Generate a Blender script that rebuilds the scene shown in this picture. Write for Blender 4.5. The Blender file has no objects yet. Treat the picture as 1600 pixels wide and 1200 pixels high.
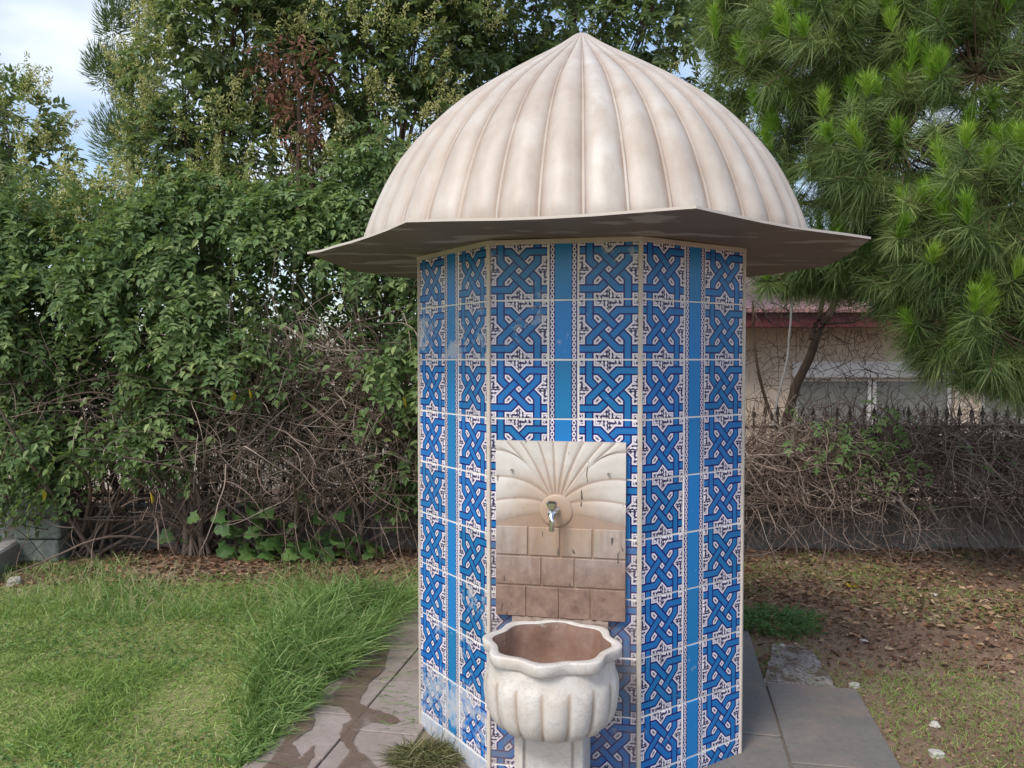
import bpy, math, random
import numpy as np
from mathutils import Vector, Matrix

R = math.radians
rng = np.random.default_rng(11)
random.seed(5)
sc = bpy.context.scene
col = sc.collection

# ------------------------------------------------------------------ camera
CAMZ, FPX, HOR = 1.50, 1250.0, 562.0
cam_d = bpy.data.cameras.new('camera'); cam = bpy.data.objects.new('camera', cam_d); col.objects.link(cam)
cam_d.sensor_width = 36.0; cam_d.lens = FPX / 1600 * 36.0
cam_d.clip_start = .05; cam_d.clip_end = 2000
cam.location = (0, 0, CAMZ)
cam.rotation_euler = (R(90) - math.atan((600 - HOR) / FPX), 0, 0)
sc.camera = cam

# ------------------------------------------------------------------ sky, sun, exposure
SUN_EL, SUN_AZ = R(50), R(215)          # azimuth measured clockwise from +Y (behind and left of the camera)
w = bpy.data.worlds.new('World'); sc.world = w; w.use_nodes = True
nt = w.node_tree; nt.nodes.clear()
out = nt.nodes.new('ShaderNodeOutputWorld'); bg = nt.nodes.new('ShaderNodeBackground')
sky = nt.nodes.new('ShaderNodeTexSky'); sky.sky_type = 'NISHITA'; sky.sun_disc = False
sky.sun_elevation = SUN_EL; sky.sun_rotation = SUN_AZ; sky.dust_density = 2.0
tc = nt.nodes.new('ShaderNodeTexCoord')
mp = nt.nodes.new('ShaderNodeMapping'); mp.inputs['Scale'].default_value = (1.5, 1.5, 3.6)
mp.inputs['Location'].default_value = (.3, .75, .1)
cn = nt.nodes.new('ShaderNodeTexNoise'); cn.inputs['Scale'].default_value = 1.6; cn.inputs['Detail'].default_value = 6; cn.inputs['Roughness'].default_value = .52
cr = nt.nodes.new('ShaderNodeValToRGB'); cr.color_ramp.elements[0].position = .47; cr.color_ramp.elements[1].position = .72
cr.color_ramp.elements[0].color = (.08, .08, .08, 1); cr.color_ramp.elements[1].color = (1, 1, 1, 1)
mx = nt.nodes.new('ShaderNodeMix'); mx.data_type = 'RGBA'; mx.inputs['B'].default_value = (4.5, 4.75, 5.1, 1)
nt.links.new(tc.outputs['Generated'], mp.inputs['Vector']); nt.links.new(mp.outputs[0], cn.inputs['Vector'])
nt.links.new(cn.outputs['Fac'], cr.inputs[0]); nt.links.new(cr.outputs[0], mx.inputs['Factor'])
nt.links.new(sky.outputs[0], mx.inputs['A']); nt.links.new(mx.outputs['Result'], bg.inputs['Color'])
bg.inputs['Strength'].default_value = .145
nt.links.new(bg.outputs[0], out.inputs[0])
sd = bpy.data.lights.new('sun', 'SUN'); sd.energy = 1.5; sd.angle = R(16); sd.color = (1, .95, .87)
sun = bpy.data.objects.new('sun', sd); col.objects.link(sun)
sdir = Vector((math.sin(SUN_AZ) * math.cos(SUN_EL), math.cos(SUN_AZ) * math.cos(SUN_EL), math.sin(SUN_EL)))
sun.rotation_euler = (-sdir).to_track_quat('-Z', 'Y').to_euler(); sun.location = (-6, -6, 9)
vs = sc.view_settings; vs.view_transform = 'Standard'; vs.look = 'None'; vs.gamma = 1; vs.use_curve_mapping = False
vs.exposure = 0.74
sc.render.engine = 'CYCLES'
sc.cycles.max_bounces = 6; sc.cycles.transparent_max_bounces = 6; sc.cycles.use_denoising = True

# ------------------------------------------------------------------ helpers: materials
class G:
    """tiny node-graph builder"""
    def __init__(s, name):
        s.m = bpy.data.materials.new(name); s.m.use_nodes = True
        s.nt = s.m.node_tree; s.nt.nodes.clear()
        s.out = s.nt.nodes.new('ShaderNodeOutputMaterial')
    def n(s, t, **kw):
        nd = s.nt.nodes.new(t)
        for k, v in kw.items(): setattr(nd, k, v)
        return nd
    def put(s, sock, v):
        if hasattr(v, 'is_linked') or hasattr(v, 'links'): s.nt.links.new(v, sock)
        else: sock.default_value = v
    def math(s, op, a, b=0., c=None, clamp=False):
        nd = s.n('ShaderNodeMath', operation=op); nd.use_clamp = clamp
        s.put(nd.inputs[0], a); s.put(nd.inputs[1], b)
        if c is not None: s.put(nd.inputs[2], c)
        return nd.outputs[0]
    def mixf(s, f, a, b):
        nd = s.n('ShaderNodeMix'); nd.data_type = 'FLOAT'
        s.put(nd.inputs[0], f); s.put(nd.inputs[2], a); s.put(nd.inputs[3], b); return nd.outputs[0]
    def mixc(s, f, a, b, mode='MIX'):
        nd = s.n('ShaderNodeMix'); nd.data_type = 'RGBA'; nd.blend_type = mode
        s.put(nd.inputs[0], f)
        s.put(nd.inputs[6], a if not isinstance(a, tuple) else (*a, 1)); s.put(nd.inputs[7], b if not isinstance(b, tuple) else (*b, 1))
        return nd.outputs[2]
    def ramp(s, f, stops, interp='LINEAR'):
        nd = s.n('ShaderNodeValToRGB'); s.put(nd.inputs[0], f); cr = nd.color_ramp; cr.interpolation = interp
        while len(cr.elements) > 1: cr.elements.remove(cr.elements[-1])
        for i, (p, c) in enumerate(stops):
            e = cr.elements[0] if i == 0 else cr.elements.new(p)
            e.position = p; e.color = (c, c, c, 1) if isinstance(c, (int, float)) else (*c, 1)
        return nd.outputs[0]
    def noise(s, vec, scale, detail=4., rough=.55, dist=0.):
        nd = s.n('ShaderNodeTexNoise'); nd.inputs['Scale'].default_value = scale; nd.inputs['Detail'].default_value = detail
        nd.inputs['Roughness'].default_value = rough; nd.inputs['Distortion'].default_value = dist
        if vec is not None: s.put(nd.inputs['Vector'], vec)
        return nd.outputs['Fac']
    def pos(s): return s.n('ShaderNodeNewGeometry').outputs['Position']
    def obj(s): return s.n('ShaderNodeTexCoord').outputs['Object']
    def sep(s, v):
        nd = s.n('ShaderNodeSeparateXYZ'); s.put(nd.inputs[0], v); return nd.outputs
    def attr(s, name, typ='GEOMETRY', o='Fac'):
        nd = s.n('ShaderNodeAttribute'); nd.attribute_type = typ; nd.attribute_name = name; return nd.outputs[o]
    def bump(s, h, strength=.3, dist=.01):
        nd = s.n('ShaderNodeBump'); nd.inputs['Strength'].default_value = strength; nd.inputs['Distance'].default_value = dist
        s.put(nd.inputs['Height'], h); return nd.outputs[0]
    def pbsdf(s, colr, rough=.6, spec=.5, normal=None, metal=0., **kw):
        nd = s.n('ShaderNodeBsdfPrincipled')
        s.put(nd.inputs['Base Color'], (*colr, 1) if isinstance(colr, tuple) else colr)
        s.put(nd.inputs['Roughness'], rough); s.put(nd.inputs['Specular IOR Level'], spec); s.put(nd.inputs['Metallic'], metal)
        if normal is not None: s.put(nd.inputs['Normal'], normal)
        for k, v in kw.items(): s.put(nd.inputs[k.replace('_', ' ')], v)
        return nd.outputs[0]
    def done(s, sh):
        s.nt.links.new(sh, s.out.inputs['Surface']); return s.m

def leaf_mat(name, stops, rough=.42, trans=.3, spec=.4, k=1.):
    stops = [(p_, tuple(min(.7, x * k) for x in c_)) for p_, c_ in stops]
    g = G(name); f = g.attr('rnd'); c = g.ramp(f, stops)
    p = g.pbsdf(c, rough, spec)
    t = g.n('ShaderNodeBsdfTranslucent'); tcx = g.mixc(.45, c, (.26, .36, .05)); g.put(t.inputs['Color'], tcx)
    m = g.n('ShaderNodeMixShader'); m.inputs[0].default_value = trans
    g.nt.links.new(p, m.inputs[1]); g.nt.links.new(t.outputs[0], m.inputs[2])
    return g.done(m.outputs[0])

def plain_mat(name, c1, c2, scale=8., rough=.7, spec=.3, bump=.25, bdist=.01, detail=6):
    g = G(name); v = g.obj(); f = g.noise(v, scale, detail, .6)
    f2 = g.noise(v, scale * 6, 4, .6)
    ff = g.math('ADD', g.math('MULTIPLY', f, .65), g.math('MULTIPLY', f2, .35))
    c = g.mixc(g.ramp(ff, [(.3, 0.), (.7, 1.)]), c1, c2)
    return g.done(g.pbsdf(c, rough, spec, g.bump(ff, bump, bdist)))

# ------------------------------------------------------------------ helpers: meshes and objects
def mesh_np(name, V, F, mats, attrs=None, smooth=False, midx=None):
    """V (n,3); F: list of int arrays (m,k)"""
    V = np.asarray(V, np.float32)
    F = [np.asarray(f, np.int32) for f in (F if isinstance(F, list) else [F]) if len(f)]
    me = bpy.data.meshes.new(name)
    me.vertices.add(len(V)); me.vertices.foreach_set('co', V.ravel())
    nl = sum(f.size for f in F); npoly = sum(len(f) for f in F)
    me.loops.add(nl); me.polygons.add(npoly)
    me.loops.foreach_set('vertex_index', np.concatenate([f.ravel() for f in F]))
    st, tot, o = [], [], 0
    for f in F:
        k = f.shape[1]; st.append(o + np.arange(len(f)) * k); tot.append(np.full(len(f), k)); o += f.size
    me.polygons.foreach_set('loop_start', np.concatenate(st).astype(np.int32))
    me.polygons.foreach_set('loop_total', np.concatenate(tot).astype(np.int32))
    if midx is not None: me.polygons.foreach_set('material_index', np.asarray(midx, np.int32))
    me.polygons.foreach_set('use_smooth', np.full(npoly, smooth))
    for m in (mats if isinstance(mats, (list, tuple)) else [mats]): me.materials.append(m)
    if attrs:
        for k, a in attrs.items():
            at = me.attributes.new(k, 'FLOAT', 'POINT'); at.data.foreach_set('value', np.asarray(a, np.float32))
    me.update(calc_edges=True); me.validate()
    return me

def link(name, me, parent=None, loc=None, rot=None):
    o = bpy.data.objects.new(name, me); col.objects.link(o)
    if parent is not None: o.parent = parent
    if loc is not None: o.location = loc
    if rot is not None: o.rotation_euler = rot
    return o

def tag(o, label=None, cat=None, group=None, kind=None):
    if label: o['label'] = label
    if cat: o['category'] = cat
    if group: o['group'] = group
    if kind: o['kind'] = kind
    return o

def empty(name, loc, rz=0):
    o = bpy.data.objects.new(name, None); col.objects.link(o); o.location = loc; o.rotation_euler = (0, 0, rz)
    o.empty_display_size = .1
    return o

def part(name, V, F, mat, parent, attrs=None, smooth=False, kind=None):
    """mesh in world coordinates under an unrotated Empty"""
    V = np.asarray(V, float)
    if parent is not None: V = V - np.array(parent.location)
    o = link(name, mesh_np(name, V, F, mat, attrs, smooth), parent)
    if kind: o['kind'] = kind
    return o

def box_v(x0, x1, y0, y1, z0, z1):
    V = np.array([(x, y, z) for x in (x0, x1) for y in (y0, y1) for z in (z0, z1)], float)
    F = np.array([(0, 1, 3, 2), (4, 6, 7, 5), (0, 4, 5, 1), (2, 3, 7, 6), (0, 2, 6, 4), (1, 5, 7, 3)])
    return V, F

def bevel_box(x0, x1, y0, y1, z0, z1, b):
    """box with chamfered edges: 24 verts"""
    V = []; idx = {}
    X, Y, Z = (x0, x1), (y0, y1), (z0, z1)
    for i in (0, 1):
        for j in (0, 1):
            for k in (0, 1):
                p = (X[i], Y[j], Z[k]); sgn = (1 - 2 * i, 1 - 2 * j, 1 - 2 * k)
                for ax in range(3):
                    q = [p[a] + (sgn[a] * b if a != ax else 0) for a in range(3)]
                    idx[i, j, k, ax] = len(V); V.append(q)
    F4, F3 = [], []
    for ax in range(3):
        a, b2 = [t for t in range(3) if t != ax]
        for s in (0, 1):
            q = []
            for (u, v) in ((0, 0), (1, 0), (1, 1), (0, 1)):
                c = [0, 0, 0]; c[ax] = s; c[a] = u; c[b2] = v; q.append(idx[(*c, ax)])
            if (s == 0) == (ax != 1): q = q[::-1]
            F4.append(q)
    for ax in range(3):
        a, b2 = [t for t in range(3) if t != ax]
        for u in (0, 1):
            for v in (0, 1):
                c0 = [0, 0, 0]; c0[a] = u; c0[b2] = v; c1 = c0[:]; c1[ax] = 1
                F4.append([idx[(*c0, a)], idx[(*c1, a)], idx[(*c1, b2)], idx[(*c0, b2)]])
    for i in (0, 1):
        for j in (0, 1):
            for k in (0, 1): F3.append([idx[i, j, k, 0], idx[i, j, k, 1], idx[i, j, k, 2]])
    return np.array(V, float), [np.array(F4), np.array(F3)]

def fix_normals(me):
    import bmesh
    bm = bmesh.new(); bm.from_mesh(me); bmesh.ops.recalc_face_normals(bm, faces=bm.faces[:]); bm.to_mesh(me); bm.free()

def merge(parts):
    V, F, o = [], {}, 0
    for v, f in parts:
        v = np.asarray(v, float)
        for a in (f if isinstance(f, list) else [f]):
            a = np.asarray(a)
            if len(a): F.setdefault(a.shape[1], []).append(a + o)
        V.append(v); o += len(v)
    return np.concatenate(V), [np.concatenate(x) for x in F.values()]

def unit(a): return a / np.maximum(np.linalg.norm(a, axis=-1, keepdims=True), 1e-9)

def tubes(P, Rad, sides=4):
    """P (n,m,3) polylines, Rad (n,m) -> V,F"""
    n, m, _ = P.shape
    T = unit(np.gradient(P, axis=1))
    ref = np.where(np.abs(T[..., 2:3]) > .9, np.array([1., 0, 0]), np.array([0, 0, 1.]))
    A = unit(np.cross(T, ref)); B = np.cross(T, A)
    ang = np.arange(sides) / sides * 2 * np.pi
    ring = A[:, :, None, :] * np.cos(ang)[None, None, :, None] + B[:, :, None, :] * np.sin(ang)[None, None, :, None]
    V = P[:, :, None, :] + ring * Rad[:, :, None, None]
    base = (np.arange(n) * m * sides)[:, None, None]
    i = (np.arange(m - 1) * sides)[None, :, None]; k = np.arange(sides)[None, None, :]; k2 = (k + 1) % sides
    F = np.stack([base + i + k, base + i + k2, base + i + sides + k2, base + i + sides + k], -1).reshape(-1, 4)
    return V.reshape(-1, 3), F

LEAF = np.array([(0, 0, 0), (.28, -.5, .10), (.68, -.38, .04), (1, 0, -.10), (.68, .38, .04), (.28, .5, .10)])
def leaves(P, D, N, L, W):
    n = len(P); D = unit(D); S = unit(np.cross(D, N)); N = np.cross(S, D)
    L = np.broadcast_to(np.asarray(L, float), (n,)); W = np.broadcast_to(np.asarray(W, float), (n,))
    V = (P[:, None] + D[:, None] * (LEAF[None, :, 0] * L[:, None])[..., None] + S[:, None] * (LEAF[None, :, 1] * W[:, None])[..., None]
         + N[:, None] * (LEAF[None, :, 2] * L[:, None])[..., None])
    o = (np.arange(n) * 6)[:, None]
    F = np.concatenate([o + np.array([0, 1, 2, 3]), o + np.array([0, 3, 4, 5])])
    return V.reshape(-1, 3), F

def blades(P, D, L, W, bend, segs=2):
    """grass/needles: tapered strips. P base, D unit direction, bend = vector added quadratically"""
    n = len(P); D = unit(D); S = unit(np.cross(D, rng.normal(size=(n, 3))))
    L = np.broadcast_to(np.asarray(L, float), (n,)); W = np.broadcast_to(np.asarray(W, float), (n,))
    t = np.arange(segs + 1) / segs
    C = P[:, None] + D[:, None] * (t[None] * L[:, None])[..., None] + bend[:, None] * (t ** 2)[None, :, None]
    wd = (1 - t ** 1.6)[None, :-1] * W[:, None]
    Lf = C[:, :-1] - S[:, None] * wd[..., None] / 2; Rt = C[:, :-1] + S[:, None] * wd[..., None] / 2
    V = np.concatenate([np.stack([Lf, Rt], 2).reshape(n, -1, 3), C[:, -1:]], 1)
    k = 2 * segs + 1; o = (np.arange(n) * k)[:, None]
    F4 = [o + np.array([2 * i, 2 * i + 1, 2 * i + 3, 2 * i + 2]) for i in range(segs - 1)]
    F = ([np.concatenate(F4)] if F4 else []) + [o + np.array([2 * segs - 2, 2 * segs - 1, 2 * segs])]
    return V.reshape(-1, 3), F

def rep(a, k): return np.repeat(a, k)
def gpt(px, py, z=0.):
    """ground point seen at a photo position (used to read sizes off the photograph)"""
    d = (CAMZ - z) * FPX / (py - HOR); return np.array([(px - 800) / FPX * d, d, z])
def at(px, py, d): return np.array([(px - 800) / FPX * d, d, CAMZ + (HOR - py) / FPX * d])

# ------------------------------------------------------------------ tower frame
TX, TY, TH = .2925, 3.343, -.1895
SIDE = .515; APO = SIDE / (2 * math.tan(R(22.5)))
ct, st_ = math.cos(TH), math.sin(TH)
def t2w(x, y, z=0.): return np.array([TX + x * ct - y * st_, TY + x * st_ + y * ct, z])
def w2t(x, y): dx, dy = x - TX, y - TY; return dx * ct + dy * st_, -dx * st_ + dy * ct

# ------------------------------------------------------------------ ground
def vnoise(x, y, s, seed=0):
    """smooth value noise"""
    r = np.random.default_rng(seed); T = r.random((64, 64))
    X = np.asarray(x) * s + 31.3; Y = np.asarray(y) * s + 17.7
    i = np.floor(X).astype(int); j = np.floor(Y).astype(int); fx = X - i; fy = Y - j
    fx = fx * fx * (3 - 2 * fx); fy = fy * fy * (3 - 2 * fy)
    a = T[i % 64, j % 64]; b = T[(i + 1) % 64, j % 64]; c = T[i % 64, (j + 1) % 64]; d = T[(i + 1) % 64, (j + 1) % 64]
    return (a * (1 - fx) + b * fx) * (1 - fy) + (c * (1 - fx) + d * fx) * fy
def gz(x, y):
    tx, ty = w2t(np.asarray(x, float), np.asarray(y, float))
    dd = np.maximum(np.abs(tx), np.abs(ty)); k = np.clip((dd - 1.1) / .8, 0, 1)
    return k * ((vnoise(x, y, 1.3, 1) - .45) * .05 + (vnoise(x, y, 5, 2) - .5) * .02)

def soil_mat():
    g = G('soil'); p = g.pos(); n1 = g.noise(p, 1.3, 5, .6); n2 = g.noise(p, 14, 6, .7); n3 = g.noise(p, 90, 3, .6)
    c = g.ramp(g.math('ADD', g.math('MULTIPLY', n1, .5), g.math('MULTIPLY', n2, .5)),
               [(.32, (.15, .09, .058)), (.5, (.25, .165, .115)), (.66, (.33, .24, .18))])
    c = g.mixc(g.math('MULTIPLY', n3, .5), c, (.09, .07, .05), 'MIX')
    s = g.sep(p)
    lawn = g.math('MULTIPLY', g.math('LESS_THAN', s[0], -.35), g.math('LESS_THAN', s[1], 5.3))
    c = g.mixc(g.math('MULTIPLY', lawn, .7), c, (.26, .28, .11))
    h = g.math('ADD', g.math('MULTIPLY', n2, .7), g.math('MULTIPLY', n3, .3))
    return g.done(g.pbsdf(c, .95, .15, g.bump(h, .8, .02)))
M_soil = soil_mat()
cx = np.concatenate([[-600, -200, -60, -20, -10], np.arange(-6, 6.01, .1), [10, 20, 60, 200, 600]])
cy = np.concatenate([[-300, -60, -15, -4, 0], np.arange(1.5, 7.6, .1), [9, 12, 20, 40, 90, 200, 600, 1200]])
GX, GY = np.meshgrid(cx, cy, indexing='ij'); GZ = gz(GX, GY)
far = (np.abs(GX) > 6.05) | (GY > 7.6) | (GY < 1.4); GZ = np.where(far, 0, GZ)
GZ = np.where(GY > 7.55, -.35, GZ)
V = np.stack([GX, GY, GZ], -1).reshape(-1, 3); nx, ny = GX.shape
I = (np.arange(nx - 1)[:, None] * ny + np.arange(ny - 1)[None]).ravel()
F = np.stack([I, I + ny, I + ny + 1, I + 1], -1)
ground = link('ground', mesh_np('ground', V, F, M_soil, smooth=True)); tag(ground, 'brown soil with sparse grass around the tiled fountain', kind='structure')

# ------------------------------------------------------------------ paving
def slab_mat(name, c1, c2, rough=.75):
    g = G(name); p = g.pos(); r = g.n('ShaderNodeObjectInfo').outputs['Random']
    n1 = g.noise(p, 3.5, 5, .6); n2 = g.noise(p, 40, 5, .7)
    c = g.mixc(g.ramp(n1, [(.3, 0.), (.7, 1.)]), c1, c2)
    c = g.mixc(g.math('MULTIPLY', g.ramp(n2, [(.45, 0.), (.75, 1.)]), .5), c, tuple(x * .55 for x in c1))
    c = g.mixc(g.math('MULTIPLY', r, .25), c, tuple(x * .7 for x in c1))
    c = g.mixc(g.ramp(g.noise(p, 2.2, 6, .7, .6), [(.50, 0.), (.68, .6)]), c, (.26, .19, .145))
    c = g.mixc(g.ramp(g.noise(p, 110, 3, .6), [(.66, 0.), (.72, .6)]), c, (.10, .08, .065))
    return g.done(g.pbsdf(c, rough, .3, g.bump(n2, .25, .004)))
M_slabL = slab_mat('pinkish_paving', (.27, .22, .195), (.36, .31, .285))
M_slabR = slab_mat('grey_paving', (.15, .138, .128), (.20, .184, .17), .7)
pave = empty('pavement', (TX, TY, 0), TH); tag(pave, 'paved square of grey slabs around the tiled fountain', kind='structure')
# slab rectangles in the tower frame
def w_edge(px, py): q = gpt(px, py); return w2t(q[0], q[1])
XL = -1.165; XR = 1.195; YB = 1.18
slabs = []
def strip(x0, x1, ys, mat):
    for a, b in zip(ys[:-1], ys[1:]): slabs.append((x0, x1, a, b, mat))
strip(XL, XL + .27, [-2.2, -1.68, -1.32, -.96, -.60, -.24, .12, .48, .84, YB], M_slabL)
strip(XL + .27, -.60, [-2.2, -1.6, -1.2, -.80, -.36, .12, .48, .84, YB], M_slabL)
strip(-.60, -.1, [-2.2, -1.75, -1.3, -.64], M_slabL)
strip(-.1, .42, [-2.2, -1.65, -1.1, -.64], M_slabR)
strip(.42, .80, [-2.2, -1.7, -1.2, -.72, -.1, .45, YB], M_slabR)
strip(.80, XR, [-2.2, -1.62, -1.0, -.30, .44], M_slabR)
strip(-.60, .42, [.64, YB], M_slabR)
for x0, x1, y0, y1, m in slabs:
    g_ = .004; hz = .022 + random.uniform(-.002, .002)
    V, F = bevel_box(-(x1 - x0) / 2 + g_, (x1 - x0) / 2 - g_, -(y1 - y0) / 2 + g_, (y1 - y0) / 2 - g_, -.05, 0, .003)
    me = mesh_np('paving_slab', V, F, m); fix_normals(me)
    o = link('paving_slab', me, pave, ((x0 + x1) / 2, (y0 + y1) / 2, hz), (R(random.uniform(-.25, .25)), R(random.uniform(-.25, .25)), 0))
V, F = bevel_box(XL + .006, XR - .006, -2.2, YB - .01, -.06, .010, .004)
bed = link('joint_sand', mesh_np('joint_sand', V, F, plain_mat('joint_sand', (.17, .135, .11), (.25, .20, .165), 20, .95)), pave); fix_normals(bed.data)
bed['kind'] = 'structure'
V, F = bevel_box(.797, XR - .006, -2.2, .43, -.06, .010, .004)
bed2 = link('joint_sand', mesh_np('joint_sand', V, F, bed.data.materials[0]), pave); fix_normals(bed2.data); bed2['kind'] = 'structure'
# cut the joint sand away where the stepped corner is missing: rough bedding concrete instead
bed.data.transform(Matrix.Identity(4))
bm_cut = bed.data
co = [v.co for v in bm_cut.vertices]
for v in co:
    if v.x > 1: v.x = .795

# rough broken bedding patch behind the right slab
def blob_sheet(pts, z, n_in=10, jitter=.0):
    """closed polygon (list of xy) -> fan sheet with rings"""
    P = np.array(pts, float); c = P.mean(0); V = [(*c, z)]; rings = 5
    for r in range(1, rings + 1):
        q = c + (P - c) * (r / rings); V += [(*a, z) for a in q]
    n = len(P); F3 = [(0, 1 + i, 1 + (i + 1) % n) for i in range(n)]; F4 = []
    for r in range(rings - 1):
        o = 1 + r * n
        F4 += [(o + i, o + n + i, o + n + (i + 1) % n, o + (i + 1) % n) for i in range(n)]
    return np.array(V), [np.array(F3), np.array(F4)]
def wobble(pts, sub=6, amp=.02, seed=0):
    r = random.Random(seed); out_ = []
    for a, b in zip(pts, pts[1:] + pts[:1]):
        for k in range(sub):
            t = k / sub; out_.append((a[0] + (b[0] - a[0]) * t + r.uniform(-amp, amp), a[1] + (b[1] - a[1]) * t + r.uniform(-amp, amp)))
    return out_
pts = [tuple(gpt(x, y)[:2]) for x, y in ((1193, 1084), (1316, 1092), (1268, 1020), (1212, 1016))]
V, F = blob_sheet(wobble(pts, 8, .012, 3), 0.018)
V[:, 2] += (vnoise(V[:, 0], V[:, 1], 22, 4) - .5) * .022
g = G('rough_concrete'); p = g.pos(); n1 = g.noise(p, 45, 6, .75); n2 = g.noise(p, 9, 4, .6)
c = g.ramp(n1, [(.38, (.10, .065, .045)), (.5, (.30, .26, .23)), (.68, (.47, .43, .40))])
c = g.mixc(g.ramp(n2, [(.5, 0.), (.62, .8)]), c, (.14, .085, .055))
M_rough = g.done(g.pbsdf(c, .95, .2, g.bump(n1, 1., .015)))
patch = link('concrete_patch', mesh_np('concrete_patch', V, F, M_rough, smooth=True)); fix_normals(patch.data)
tag(patch, 'rough broken patch of pale concrete behind the grey paving on the right', 'concrete patch')

# water on the left paving
g = G('muddy_water'); p = g.pos(); n1 = g.noise(p, 30, 3, .5); n2 = g.noise(p, 7, 3, .5)
c = g.mixc(n2, (.15, .10, .078), (.21, .155, .125))
M_water = g.done(g.pbsdf(c, .06, .5, g.bump(g.math('ADD', n1, n2), .55, .006), Alpha=g.ramp(g.noise(p, 11, 5, .7), [(.34, .25), (.52, .8)])))
pud = [[(605, 1010), (598, 1048), (572, 1076), (560, 1105), (590, 1118), (622, 1132), (606, 1140), (577, 1138), (556, 1150), (548, 1172), (580, 1200), (600, 1240),
        (500, 1245), (540, 1185), (528, 1165), (532, 1140), (545, 1130), (530, 1112), (500, 1105), (520, 1085), (545, 1062), (575, 1040), (585, 1015)],
       [(483, 1112), (486, 1128), (480, 1148), (454, 1166), (462, 1185), (463, 1195), (487, 1172), (484, 1190), (470, 1220), (440, 1245), (380, 1245), (420, 1190), (450, 1150), (470, 1120)]]
puddle = None
for i, pl in enumerate(pud):
    ps = [tuple(gpt(x, y, .026)[:2]) for x, y in pl]
    import bmesh
    bm = bmesh.new()
    sp = []
    n = len(ps)
    for k in range(n):                      # smooth the outline (Catmull-Rom)
        p0, p1, p2, p3 = (np.array(ps[(k + d) % n]) for d in (-1, 0, 1, 2))
        for t in (0, .2, .4, .6, .8):
            sp.append(.5 * ((2 * p1) + (-p0 + p2) * t + (2 * p0 - 5 * p1 + 4 * p2 - p3) * t * t + (-p0 + 3 * p1 - 3 * p2 + p3) * t ** 3))
    sp = [a + np.array([random.uniform(-.006, .006), random.uniform(-.008, .008)]) for a in sp]
    vs_ = [bm.verts.new((a[0], a[1], .0275)) for a in sp]
    f = bm.faces.new(vs_); bmesh.ops.triangulate(bm, faces=[f])
    bmesh.ops.recalc_face_normals(bm, faces=bm.faces[:])
    if bm.faces[0].normal.z < 0 and True:
        bmesh.ops.reverse_faces(bm, faces=bm.faces[:])
    bm.faces.ensure_lookup_table()
    me = bpy.data.meshes.new('puddle'); bm.to_mesh(me); bm.free(); me.materials.append(M_water)
    o = link('puddle', me); tag(o, ['muddy water running beside the tall grass on the left paving', 'wet brown film of water along the lawn edge in the foreground'][i], kind='structure')

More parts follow.
